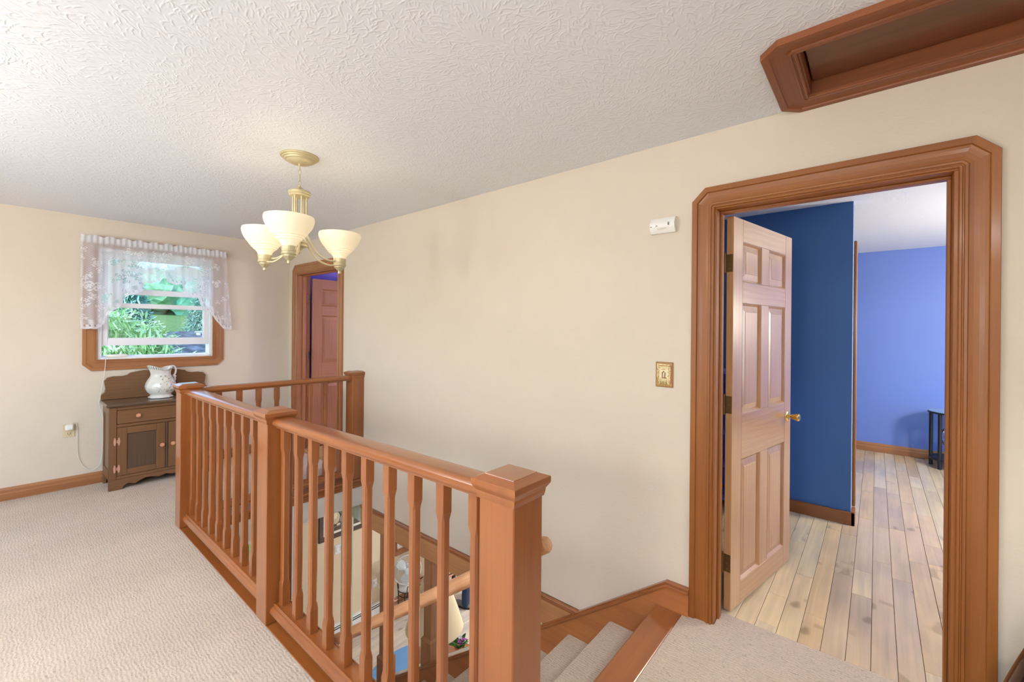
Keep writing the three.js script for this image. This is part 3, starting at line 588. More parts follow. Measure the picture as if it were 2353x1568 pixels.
// ---------------------------------------------------------------- washstand and pitcher
{
  const t = thing('washstand', 'old dark brown wooden washstand with shaped backboard, drawer and doors under the window', 'washstand', [1.02, 0, -5.28]);
  const P = (n, ...b) => part(t, n, cbox(...b), MAT.oldWood);
  const x0 = 0.622, x1 = 1.418, zf = -5.095, zb = -5.448;
  for (const [a, b] of [[x0, x0 + 0.022], [x1 - 0.022, x1]]) {
    const s = part(t, 'side_panel', join([cbox(a, b, 0.0, 0.735, zf - 0.05, zf - 0.002, 0.002, 1), cbox(a, b, 0.0, 0.735, zb, zb + 0.05, 0.002, 1), cbox(a, b, 0.66, 0.735, zb + 0.05, zf - 0.05, 0.002, 2), cbox(a, b, 0.09, 0.17, zb + 0.05, zf - 0.05, 0.002, 2), cbox(a + 0.007, b - 0.007, 0.17, 0.66, zb + 0.05, zf - 0.05, 0.001, 1)]), MAT.oldWood);
    s.userData.label = 'framed side panel';
  }
  P('front_post', x0, x0 + 0.05, 0.003, 0.735, zf - 0.02, zf, 0.003, 1); P('front_post', x1 - 0.05, x1, 0.003, 0.735, zf - 0.02, zf, 0.003, 1);
  part(t, 'back_panel', cbox(x0 + 0.022, x1 - 0.022, 0.06, 0.735, zb, zb + 0.01, 0.001, 0), MAT.oldWoodDark);
  P('front_rail', x0 + 0.05, x1 - 0.05, 0.705, 0.735, zf - 0.02, zf - 0.001, 0.002, 0); P('front_rail', x0 + 0.05, x1 - 0.05, 0.553, 0.578, zf - 0.02, zf - 0.001, 0.003, 0); P('front_rail', x0 + 0.05, x1 - 0.05, 0.098, 0.122, zf - 0.02, zf - 0.001, 0.002, 0);
  part(t, 'top', cbox(0.598, 1.442, 0.736, 0.762, -5.452, -5.066, 0.008, 0), wood(0.14, 0.085, 0.05, 0.28, 0.55, oakMap));
  const drawer = part(t, 'drawer', join([cbox(0.675, 1.365, 0.581, 0.702, zf - 0.02, zf + 0.004, 0.006, 0)]), MAT.oldWood);
  const knob = (x, y, parent, z = zf + 0.004) => { const g = lathe([[0, 0], [0.008, 0], [0.0075, 0.006], [0.012, 0.011], [0.0175, 0.016], [0.018, 0.021], [0.013, 0.026], [0, 0.0275]], 22).rotateX(Math.PI / 2).translate(x - t.position.x, y, z - t.position.z); mesh('knob', g, MAT.knobWood, parent, { label: 'pale round wooden knob' }); };
  knob(0.815, 0.645, drawer); knob(1.225, 0.645, drawer);
  for (const [a, b, kx, hx] of [[0.674, 1.012, 0.986, 0.674], [1.033, 1.366, 1.067, 1.366]]) {
    const z = zf + 0.001, d = part(t, 'door', join([cbox(a, a + 0.066, 0.125, 0.55, zf - 0.02, z, 0.002, 1), cbox(b - 0.066, b, 0.125, 0.55, zf - 0.02, z, 0.002, 1), cbox(a + 0.066, b - 0.066, 0.49, 0.55, zf - 0.02, z, 0.002, 0), cbox(a + 0.066, b - 0.066, 0.125, 0.175, zf - 0.02, z, 0.002, 0)]), MAT.oldWood);
    mesh('panel', cbox(a + 0.064, b - 0.064, 0.172, 0.493, zf - 0.018, zf - 0.011, 0.001, 1).translate(-t.position.x, 0, -t.position.z), MAT.oldWoodDark, d);
    knob(kx, 0.345, d, z);
    for (const y of [0.43, 0.19]) {
      const s = a < 1 ? 1 : -1, leaf = (dx) => { const o = []; for (let i = 0; i < 20; i++) { const an = i / 20 * 2 * Math.PI; o.push([hx + s * dx + 0.0085 * Math.cos(an), y + 0.036 * Math.sin(an) * (0.72 + 0.28 * Math.abs(Math.sin(an)))]); } return slab('z', z, z + 0.002, o); };
      mesh('hinge', join([leaf(0.012), leaf(-0.015), cbox(hx - 0.003, hx + 0.003, y - 0.014, y + 0.014, z, z + 0.005, 0.002)]).translate(-t.position.x, 0, -t.position.z), MAT.copper, d, { label: 'copper-coloured butterfly hinge' });
    }
  }
  part(t, 'centre_strip', cbox(1.0145, 1.0305, 0.123, 0.552, zf - 0.018, zf + 0.004, 0.003, 1), MAT.oldWoodDark);
  { // scalloped apron
    const o = [[x0 + 0.002, 0.097], [x0 + 0.002, 0.003], [x0 + 0.085, 0.003]];
    const dips = [[0.085, 0.0], [0.10, 0.03], [0.13, 0.047], [0.16, 0.035], [0.18, 0.03], [0.20, 0.045], [0.25, 0.066], [0.30, 0.062], [0.34, 0.05], [0.37, 0.056], [0.398, 0.066]];
    for (const [dx, y] of dips.slice(1)) o.push([x0 + dx, y + 0.003]);
    for (const [dx, y] of dips.slice(1, -1).reverse()) o.push([x1 - dx, y + 0.003]);
    o.push([x1 - 0.085, 0.003], [x1 - 0.002, 0.003], [x1 - 0.002, 0.097]);
    part(t, 'apron', slab('z', zf - 0.018, zf + 0.003, o, [], 0.0015, 0), MAT.oldWood);
  }
  { // backboard
    const half = [[0.0, 1.022], [0.11, 1.022], [0.17, 1.012], [0.215, 1.002], [0.232, 0.985], [0.27, 0.976], [0.33, 0.978], [0.372, 0.968], [0.395, 0.94], [0.39, 0.90], [0.384, 0.865], [0.394, 0.835], [0.412, 0.815], [0.415, 0.80], [0.415, 0.763]];
    const o = [...half.map(([x, y]) => [1.02 + x, y]), ...half.slice(1).map(([x, y]) => [1.02 - x, y]).reverse()];
    part(t, 'backboard', slab('z', -5.4505, -5.432, o, [], 0.004, 0), MAT.oldWood);
  }
}
{
  const t = thing('pitcher', 'white ceramic pitcher with grey-green floral print and scrolled handle standing on the washstand', 'pitcher', [1.008, 0.763, -5.27]);
  const sprays = []; for (let k = 0; k < 60; k++) sprays.push([0.5 + rr(-1, 1) * 0.15, 0.46 + rr(-1, 1) * 0.24 + rr(-0.04, 0.04), rr(0.008, 0.026), rr(0, 6), rnd()]);
  const print = tex(768, 512, (u, v) => {
    let c = [0.86, 0.855, 0.83];
    for (const [fx, fy, r, ph, kind] of sprays) {
      const dx = (u - fx) * 1.5, dy = v - fy, q = Math.hypot(dx, dy) / r; if (q > 1.6) continue;
      const an = Math.atan2(dy, dx) + ph, edge = 0.8 + 0.2 * Math.cos(5 * an);
      if (kind < 0.45) { if (q < edge) c = q > edge - 0.24 || Math.abs(q - 0.35) < 0.08 ? [0.26, 0.31, 0.29] : [0.82, 0.83, 0.70]; }
      else if (q < 1.5 && Math.abs(Math.sin(an)) < 0.35 * (1.5 - q)) c = kind < 0.8 ? [0.36, 0.43, 0.41] : [0.52, 0.58, 0.55];
    }
    if (v > 0.90 && v < 0.97 && Math.sin(u * 220) > -0.2) c = [0.55, 0.58, 0.57];
    return c;
  }, true);
  const prof = [[0.082, 0], [0.092, 0.004], [0.094, 0.012], [0.084, 0.022], [0.078, 0.03], [0.086, 0.042], [0.104, 0.062], [0.117, 0.09], [0.119, 0.115], [0.112, 0.145], [0.099, 0.175], [0.085, 0.2], [0.077, 0.218], [0.074, 0.235], [0.076, 0.255], [0.081, 0.275], [0.086, 0.295]];
  const NA = 64, pos = [], uv = [], idx = [], N = prof.length;
  const point = (k, a, inset) => {
    let [r, y] = prof[k]; r -= inset;
    const f = clamp((y - 0.2) / 0.095, 0, 1), sp = Math.max(0, Math.cos(a - Math.PI)), hd = Math.max(0, Math.cos(a)), ruff = f * 0.003 * Math.cos(a * 9);
    const rx = r * (1 + f * (0.42 * sp ** 4 + 0.16 * hd ** 3)) + ruff + (y < 0.02 ? 0.003 * Math.cos(a * 8) : 0) + (y > 0.05 && y < 0.19 ? 0.0016 * Math.cos(a * 12 + y * 30) : 0);
    return [rx * Math.cos(a), y + f * f * (0.022 * sp ** 3 + 0.004 * hd ** 2 - 0.022 * Math.sin(a) ** 2), rx * Math.sin(a) * (1 - 0.16 * f)];
  };
  const rows = []; for (let k = 0; k < N; k++) rows.push([k, 0]); for (let k = N - 1; k > 6; k--) rows.push([k, 0.006]);
  rows.forEach(([k, inset], j) => { for (let i = 0; i <= NA; i++) { pos.push(...point(k, i / NA * 2 * Math.PI, inset)); uv.push((((i / NA) + 0.25) % 1.0001), inset ? 0.99 : prof[k][1] / 0.30); } });
  for (let j = 0; j + 1 < rows.length; j++) for (let i = 0; i < NA; i++) { const a = j * (NA + 1) + i; idx.push(a, a + NA + 1, a + 1, a + 1, a + NA + 1, a + NA + 2); }
  const g = new THREE.BufferGeometry(); g.setAttribute('position', new THREE.Float32BufferAttribute(pos, 3)); g.setAttribute('uv', new THREE.Float32BufferAttribute(uv, 2)); g.setIndex(idx); g.computeVertexNormals();
  const glaze = (m) => phys({ color: 0xffffff, map: m, roughness: 0.25, clearcoat: 0.6, clearcoatRoughness: 0.1 });
  mesh('body', g, glaze(print), t);
  const base = new THREE.CircleGeometry(0.088, 40).rotateX(-Math.PI / 2).translate(0, 0.004, 0); mesh('foot', base, glaze(null), t);
  const h = [[0.078, 0.262, 0], [0.105, 0.292, 0], [0.135, 0.292, 0], [0.156, 0.268, 0], [0.158, 0.235, 0], [0.148, 0.21, 0], [0.138, 0.196, 0], [0.150, 0.178, 0], [0.148, 0.152, 0], [0.130, 0.134, 0], [0.104, 0.132, 0]];
  const hg = join([tube(h, 0.0085, 60, 10), at(new THREE.SphereGeometry(0.011, 12, 8), 0.139, 0.2, 0), at(new THREE.SphereGeometry(0.009, 12, 8), 0.15, 0.282, 0), at(new THREE.SphereGeometry(0.010, 12, 8), 0.155, 0.19, 0)]);
  mesh('handle', hg.translate(-0.004, 0, 0), glaze(null), t);
  t.rotation.y = 0.55;
}

// ---------------------------------------------------------------- small things on the walls
{
  const t = thing('outlet', 'ivory wall outlet plate low on the window wall', 'outlet', [0.405, 0.515, D]);
  part(t, 'plate', cbox(0.366, 0.443, 0.457, 0.573, D + 0.0003, D + 0.006, 0.003), MAT.ivory);
  for (const y of [0.488, 0.542]) {
    const s = part(t, 'socket', join([cbox(0.389, 0.421, y - 0.014, y + 0.014, D + 0.005, D + 0.0085, 0.003)]), MAT.ivory);
    mesh('slot', join([cbox(0.396, 0.399, y - 0.004, y + 0.007, D + 0.0083, D + 0.009, 0), cbox(0.411, 0.414, y - 0.004, y + 0.007, D + 0.0083, D + 0.009, 0), at(new THREE.CylinderGeometry(0.003, 0.003, 0.001, 10).rotateX(Math.PI / 2), 0.405, y - 0.0095, D + 0.0086)]).translate(-t.position.x, -t.position.y, -t.position.z), MAT.slot, s);
  }
  const a = thing('power_adapter', 'white plug-in adapter in the ivory outlet, its thin cord looping to the sill', 'adapter', [0.41, 0.548, D + 0.03]);
  part(a, 'plug', cbox(0.380, 0.434, 0.522, 0.572, D + 0.0092, D + 0.046, 0.009), MAT.plastic);
  const c = [[0.414, 0.572, D + 0.03], [0.424, 0.588, D + 0.03], [0.447, 0.574, D + 0.02], [0.458, 0.50, D + 0.014], [0.457, 0.38, D + 0.012], [0.463, 0.28, D + 0.014], [0.495, 0.185, D + 0.02], [0.548, 0.135, D + 0.026], [0.598, 0.165, D + 0.03], [0.619, 0.27, D + 0.032], [0.6215, 0.42, D + 0.036], [0.6205, 0.6, D + 0.04], [0.592, 0.74, D + 0.05], [0.600, 0.80, D + 0.05], [0.620, 0.95, D + 0.045], [0.632, 1.06, D + 0.04], [0.636, 1.145, D + 0.036], [0.640, 1.166, D + 0.012], [0.654, 1.1655, D - 0.008]];
  part(a, 'cord', tube(c, 0.0023, 140, 6), MAT.cord);
  const s = thing('sill_device', 'small white oval plastic device lying on the window sill', 'device', [0.715, 1.155, D - 0.012]);
  const o = [[0, 0], [0.068, 0], [0.074, 0.006], [0.075, 0.012], [0.071, 0.02], [0.058, 0.024], [0, 0.025]];
  mesh('case', lathe(o, 40).scale(1, 1, 0.30).translate(0.006, 0.001, 0), MAT.plastic, s);
  mesh('seam', lathe([[0.0752, 0.0085], [0.0756, 0.0095], [0.0752, 0.0105]], 40).scale(1, 1, 0.30).translate(0.006, 0.001, 0), MAT.cord, s);
}
{
  const z0 = -0.933, z1 = -0.802, y0 = 1.966, y1 = 2.046, t = thing('gas_alarm', 'white rectangular alarm with a curved front mounted high on the long wall', 'alarm', [W, 2.006, -0.867]);
  const o = []; for (let i = 0; i <= 12; i++) { const a = -1 + i / 6; o.push([y0 + (y1 - y0) * i / 12, 0.016 + 0.020 * (1 - a * a)]); }
  const body = remap(new THREE.ExtrudeGeometry(new THREE.Shape([[y0, 0.0005], ...o, [y1, 0.0005]].map((p) => new THREE.Vector2(...p))), { depth: z1 - z0, bevelEnabled: false }), (a, b, d) => [W - b, a, z0 + d]);
  part(t, 'case', metric(body, 2), MAT.plastic);
  const face = (y) => { const a = (y - (y0 + y1) / 2) / ((y1 - y0) / 2); return W - 0.016 - 0.020 * (1 - a * a); };
  part(t, 'button', at(lathe([[0, 0.004], [0.008, 0.004], [0.011, 0.0025], [0.0115, 0], [0, 0]], 24).rotateZ(Math.PI / 2), face(2.006) - 0.0002, 2.004, -0.909), MAT.plastic);
  for (const [z, y, w, h] of [[-0.926, 2.001, 0.006, 0.0016], [-0.8945, 2.003, 0.006, 0.0016], [-0.8325, 2.0145, 0.0068, 0.0018], [-0.8325, 2.0085, 0.0085, 0.0022], [-0.8325, 2.0025, 0.0068, 0.0018]]) part(t, 'slot', cbox(face(y) - 0.0006, face(y) + 0.001, y - h, y + h, z - w / 2 - 0.001, z + w / 2 + 0.001, 0.0004), MAT.slot);
  const words = canvasTex(256, 64, (c, w, h) => { c.fillStyle = '#dcd7c6'; c.fillRect(0, 0, w, h); c.fillStyle = '#9c9484'; c.font = 'bold 23px sans-serif'; c.textAlign = 'center'; c.fillText('Carbon Monoxide', w / 2, 26); c.fillText('Alarm', w / 2, 54); });
  const lbl = new THREE.PlaneGeometry(0.05, 0.0125).rotateY(-Math.PI / 2).rotateZ(-0.28).translate(face(1.99) - 0.0012, 1.990, -0.868);
  part(t, 'print', lbl, std({ map: words, roughness: 0.5 }));
}
{
  const z0 = -0.905, z1 = -0.811, y0 = 1.149, y1 = 1.283, t = thing('switch_plate', 'tan light switch plate printed with a little red house and trees, near the doorway', 'switch', [W, 1.216, -0.858]);
  const art = canvasTex(282, 402, (c, w, h) => {
    const g = (s) => { c.fillStyle = s; };
    g('#b98847'); c.fillRect(0, 0, w, h); g('#dcc994'); c.fillRect(38, 60, 190, 300); g('#e6dcae'); c.fillRect(70, 120, 140, 150);
    g('#eadfb8'); for (const [x, y, a, b] of [[40, 24, 70, 16], [118, 28, 60, 16], [188, 30, 44, 14], [232, 70, 16, 70], [232, 150, 15, 60], [228, 220, 14, 70], [14, 20, 18, 90], [12, 120, 12, 60], [12, 190, 12, 60], [44, 92, 70, 12], [150, 104, 66, 12]]) c.fillRect(x, y, a, b);
    g('#c98a50'); c.fillRect(96, 106, 66, 14); g('#a65a34'); c.fillRect(252, 40, 26, 300);
    let s = 5; const r = () => (s = (s * 16807) % 2147483647) / 2147483647;
    for (let k = 0; k < 170; k++) { const side = r(); const x = side < 0.3 ? 16 + r() * 50 : side < 0.55 ? 200 + r() * 70 : 20 + r() * 240, y = side < 0.55 ? 40 + r() * 320 : r() < 0.3 ? 40 + r() * 70 : 320 + r() * 70; g(['#7a5a26', '#8d6a30', '#6a4a20', '#a07a38'][k % 4]); c.beginPath(); c.ellipse(x, y, 3 + r() * 7, 2 + r() * 3, r() * 6, 0, 7); c.fill(); }
    g('#8c4a34'); c.beginPath(); c.moveTo(88, 176); c.lineTo(130, 138); c.lineTo(172, 180); c.lineTo(160, 180); c.lineTo(160, 262); c.lineTo(98, 262); c.lineTo(98, 176); c.fill();
    g('#d9c7a0'); c.fillRect(114, 182, 30, 64); g('#b4532f'); c.fillRect(104, 248, 52, 14); g('#6b5330'); c.fillRect(66, 260, 122, 5); g('#5d4526'); c.beginPath(); c.moveTo(164, 238); c.lineTo(188, 262); c.lineTo(164, 262); c.fill();
    for (const [x, y, a, b] of [[80, 272, 12, 90], [108, 290, 10, 70], [138, 288, 12, 74], [176, 276, 14, 86]]) { g('#7c6228'); c.beginPath(); c.moveTo(x, y); c.lineTo(x + a, y + b); c.lineTo(x - a, y + b); c.fill(); }
    c.strokeStyle = '#7a4a20'; c.lineWidth = 8; c.strokeRect(4, 4, w - 8, h - 8);
  });
  const g = new THREE.BoxGeometry(0.006, y1 - y0, z1 - z0), f = cbox(W - 0.006, W - 0.0003, y0, y1, z0, z1, 0.003);
  part(t, 'plate', f, std({ color: lin(0.42, 0.24, 0.08), roughness: 0.45 }));
  part(t, 'print', new THREE.PlaneGeometry(z1 - z0 - 0.008, y1 - y0 - 0.008).rotateY(-Math.PI / 2).translate(W - 0.0064, (y0 + y1) / 2, (z0 + z1) / 2), std({ map: art, roughness: 0.4 }));
  part(t, 'toggle', cbox(W - 0.016, W - 0.006, 1.215, 1.229, -0.862, -0.853, 0.002), std({ color: lin(0.7, 0.62, 0.42), roughness: 0.4 }));
}

// ---------------------------------------------------------------- chandelier
{
  const o = [1.118, C, -2.564], t = thing('chandelier', 'antique-gold three-arm chandelier with lit frosted bowl shades hanging from the hall ceiling', 'chandelier', o);
  const fw = V(0.7646, 0, -0.6446), rt = V(0.6446, 0, 0.7646), tilt = new THREE.Matrix4().makeTranslation(0, -0.45, 0).multiply(new THREE.Matrix4().makeRotationAxis(fw, 0.004)).multiply(new THREE.Matrix4().makeTranslation(0, 0.45, 0));
  const put = (n, g, m, p = t, data) => mesh(n, g.applyMatrix4(tilt), m, p, data);
  mesh('canopy', lathe([[0.103, 0], [0.104, -0.005], [0.100, -0.009], [0.091, -0.011], [0.090, -0.017], [0.081, -0.019], [0.079, -0.026], [0.069, -0.028], [0.062, -0.035], [0.045, -0.041], [0.022, -0.044], [0.008, -0.046], [0.006, -0.054], [0, -0.055]], 48), MAT.pewter, t);
  const link = (y, turn, s = 1) => { const g = new THREE.TorusGeometry(0.0095 * s, 0.0022, 8, 20); g.scale(0.8, 2.0, 1); return g.rotateY(turn).translate(0, y, 0); };
  mesh('chain', join([link(-0.066, 0.9, 0.7), link(-0.091, 2.4), link(-0.124, 0.9), link(-0.155, 2.4, 0.9)]), MAT.pewter, t);
  put('column_cap', lathe([[0, -0.166], [0.006, -0.168], [0.007, -0.175], [0.012, -0.180], [0.030, -0.198], [0.034, -0.200], [0.056, -0.203], [0.0605, -0.209], [0.0605, -0.216], [0.055, -0.221], [0.057, -0.226], [0.052, -0.233], [0.03, -0.236], [0, -0.237]], 40), MAT.pewter);
  put('column_base', lathe([[0, -0.485], [0.03, -0.487], [0.044, -0.492], [0.046, -0.5], [0.040, -0.507], [0.046, -0.513], [0.044, -0.522], [0.02, -0.532], [0.012, -0.545], [0.014, -0.552], [0.008, -0.562], [0, -0.565]], 36), MAT.pewter);
  for (let k = 0; k < 3; k++) {
    const a = 0.265 + k * 2 * Math.PI / 3, d = fw.clone().multiplyScalar(-Math.cos(a)).addScaledVector(rt, Math.sin(a)), s = V(-d.z, 0, d.x);
    const P = (r, y, q = 0) => { const v = d.clone().multiplyScalar(r).addScaledVector(s, q); return [v.x, y, v.z]; };
    const arm = (q, dy, dr) => tube([P(0.034 - dr, -0.232, q), P(0.034 - dr, -0.34, q), P(0.036 - dr, -0.43, q), P(0.055, -0.498 + dy, q * 0.8), P(0.10, -0.563 + dy, q * 0.7), P(0.165, -0.595 + dy, q * 0.7), P(0.215, -0.594 + dy, q * 0.9), P(0.24, -0.592 + dy, q * 1.7)], 0.0056, 60, 10);
    put('arm', join([arm(0.017, 0.012, 0), arm(-0.017, -0.012, 0.004), at(new THREE.TorusGeometry(0.031, 0.0055, 8, 28).rotateX(Math.PI / 2), ...P(0.24, -0.588))]), MAT.pewter);
    const c = P(0.24, 0), L = (pts, n = 40) => lathe(pts, n).translate(c[0], 0, c[2]);
    const holder = put('shade_holder', L([[0, -0.560], [0.034, -0.560], [0.037, -0.566], [0.036, -0.58], [0.033, -0.59], [0.036, -0.598], [0.038, -0.606], [0.030, -0.612], [0.031, -0.618], [0.022, -0.626], [0.016, -0.634], [0.007, -0.639], [0.0095, -0.646], [0.0085, -0.654], [0, -0.658]]), MAT.pewter);
    put('bulb', L([[0, -0.556], [0.012, -0.55], [0.014, -0.53], [0.026, -0.505], [0.028, -0.488], [0.02, -0.468], [0, -0.46]], 20), std({ color: 0xffffff, emissive: lin(1, 0.86, 0.62), emissiveIntensity: 2, roughness: 0.6 }), holder);
    const sh = [[0.036, -0.564], [0.039, -0.552], [0.046, -0.541], [0.056, -0.532], [0.062, -0.529], [0.0625, -0.523], [0.0715, -0.519], [0.0725, -0.512], [0.081, -0.507], [0.0835, -0.500], [0.096, -0.485], [0.108, -0.467], [0.117, -0.448], [0.122, -0.430], [0.1225, -0.418], [0.120, -0.408]];
    const inner = sh.map(([r, y]) => [r - 0.004, y + 0.001]).reverse();
    put('shade', L([...sh, ...inner], 56), phys({ color: lin(0.86, 0.78, 0.60), roughness: 0.75, transmission: 0.10, thickness: 0, emissive: lin(0.95, 0.82, 0.60), emissiveIntensity: 0.22, side: THREE.DoubleSide }), t, { label: 'frosted glass bowl shade' });
    const l = new THREE.PointLight(new THREE.Color().setRGB(1, 0.87, 0.68), POWER.chandelier); l.name = 'chandelier_lamp'; l.castShadow = true; l.shadow.radius = 1.4;
    l.position.set(c[0], -0.487, c[2]).applyMatrix4(tilt); t.add(l);
  }
}

// ---------------------------------------------------------------- ceiling hatch
{
  const t = thing('ceiling_hatch', 'dark-stained wooden ceiling hatch with a clipped-corner moulded frame above the near door', 'hatch', [1.99, C, 0.5]);
  const g0 = new THREE.Group();
  casing(g0, frameStations(1.802, 2.173, -0.222, 1.255), (x, z, d) => [x, C - d, z], MAT.hatch, true);
  for (const m of [...g0.children]) { m.name = m.name === 'corner_block' ? 'corner_piece' : 'frame_piece'; m.geometry.translate(-1.99, -C, -0.5); t.add(m); }
  const w = MAT.hatch;
  part(t, 'lining', join([cbox(1.786, 1.8045, C, C + 0.145, -0.234, 1.27, 0.001, 2), cbox(2.1785, 2.197, C, C + 0.145, -0.234, 1.27, 0.001, 2), cbox(1.805, 2.178, C, C + 0.145, -0.234, -0.2155, 0.001, 0), cbox(1.805, 2.178, C, C + 0.145, 1.2505, 1.27, 0.001, 0)]), w);
  part(t, 'sky_block', cbox(1.786, 2.197, C + 0.1455, C + 0.165, -0.234, 1.27, 0.001, 2), w);  // added cover, unseen, keeps sky light out of the hatch
  part(t, 'hatch_panel', cbox(1.812, 2.171, C + 0.05, C + 0.066, -0.209, 1.244, 0.002, 2), wood(0.20, 0.065, 0.02, 0.45, 0.25));
}

// ---------------------------------------------------------------- dark glazed urn in the corner by the near door
{
  const t = thing('urn', 'glossy black glazed urn with brown shoulder loops, cut by the lower right corner', 'vase', [2.10, 0.003, 0.452]);
  const p = [[0, 0], [0.075, 0], [0.08, 0.01], [0.078, 0.03], [0.10, 0.08], [0.128, 0.14], [0.143, 0.2], [0.138, 0.27], [0.128, 0.31], [0.112, 0.365], [0.098, 0.41], [0.084, 0.45], [0.072, 0.475], [0.070, 0.49], [0.078, 0.503], [0.076, 0.509], [0.062, 0.503], [0.058, 0.48], [0, 0.44]];
  mesh('body', lathe(p, 56), phys({ color: lin(0.012, 0.010, 0.014), roughness: 0.12, clearcoat: 1, clearcoatRoughness: 0.05 }), t);
  const brown = phys({ color: lin(0.16, 0.06, 0.025), roughness: 0.2, clearcoat: 1 });
  for (let k = 0; k < 2; k++) { const a = 2.7 + k * Math.PI, c = (r, y) => [r * Math.cos(a), y, r * Math.sin(a)]; mesh('loop', tube([c(0.101, 0.40), c(0.107, 0.425), c(0.102, 0.452), c(0.088, 0.468), c(0.074, 0.470)], 0.0085, 30, 10), brown, t, { label: 'brown glazed loop handle' }); }
}

// ---------------------------------------------------------------- blue room
{
  const f = structGroup('floor', { label: 'pale knotty maple plank floor of the blue room' });
  mesh('subfloor', cbox(2.405, 6.9, -0.02, -0.0125, -3.2, 2.585, 0), std({ color: lin(0.02, 0.017, 0.014), roughness: 0.9 }), f);
  const tints = [[0.90, 0.74, 0.48], [0.86, 0.66, 0.40], [0.93, 0.80, 0.57], [0.80, 0.63, 0.42], [0.92, 0.78, 0.52], [0.72, 0.57, 0.40], [0.88, 0.66, 0.36]].map((c) => phys({ color: lin(...c), map: plankMap, roughness: 0.28, clearcoat: 0.35, clearcoatRoughness: 0.2 }));
  const lay = (parent, z0, z1, x0, x1, single) => {
    const rest = [];
    for (let r = 0, z = z0; z < z1 - 0.005; r++) {
      const w = 0.0885 + 0.004 * (hash(r, 3, 9) - 0.5), zz = Math.min(z + w, z1);
      for (let x = x0 - 0.9 * hash(r, 5, 3); x < x1;) {
        const L = lerp(0.28, 1.35, hash(Math.round(x * 100), r, 17)), a = Math.max(x0, x + 0.0006), b = Math.min(x1, x + L - 0.0006), h = -0.0012 * rnd();
        if (b - a > 0.05) { const g = cbox(a, b, -0.012, h, z + 0.0009, zz - 0.0009, 0.0011, 0); if (single) mesh('plank', g, tints[Math.floor(hash(r, Math.round(a * 977), 23) * 6.999)], parent); else rest.push(g); }
        x += L;
      }
      z = zz;
    }
    return rest;
  };
  lay(f, -0.98, 0.90, 2.4065, 6.9, true);
  mesh('planks', join([...lay(f, -3.2, -0.98, 2.4065, 6.9, false), ...lay(f, 0.90, 2.585, 2.4065, 6.9, false)]), tints[0], f, { kind: 'stuff' });
}
{
  const t = thing('side_table', 'black two-tier side table with a round glass top against the pale blue wall', 'side table', [6.60, 0, 0.665]);
  const R = 0.205, legs = [[-0.06, -0.17], [0.17, -0.06], [0.06, 0.17], [-0.17, 0.06]];
  mesh('glass_top', lathe([[0, 0.602], [0.225, 0.602], [0.228, 0.606], [0.225, 0.610], [0, 0.610]], 48), phys({ color: lin(0.55, 0.72, 0.78), transmission: 0.5, thickness: 0, roughness: 0.04 }), t);
  mesh('rim', at(new THREE.TorusGeometry(0.222, 0.008, 8, 56).rotateX(Math.PI / 2), 0, 0.593, 0), MAT.black, t);
  mesh('shelf', lathe([[0, 0.085], [0.215, 0.085], [0.219, 0.091], [0.219, 0.103], [0.215, 0.108], [0, 0.108]], 48), MAT.black, t);
  for (const [x, z] of [[-0.148, -0.142], [0.06, -0.196], [0.16, 0.13], [-0.13, 0.16]]) mesh('leg', join([at(new THREE.CylinderGeometry(0.017, 0.017, 0.585, 16), x, 0.2935, z), at(new THREE.SphereGeometry(0.012, 10, 8), x, 0.592, z)]), MAT.black, t);
  const f = thing('desk_fan', 'small black desk fan with a pale blade guard on the shelf of the side table', 'fan', [6.60, 0.108, 0.665], -1.9);
  buildFan(f, 0.125, 0.22, MAT.black, MAT.black, std({ color: lin(0.55, 0.75, 0.78), roughness: 0.4 }), 14);
}
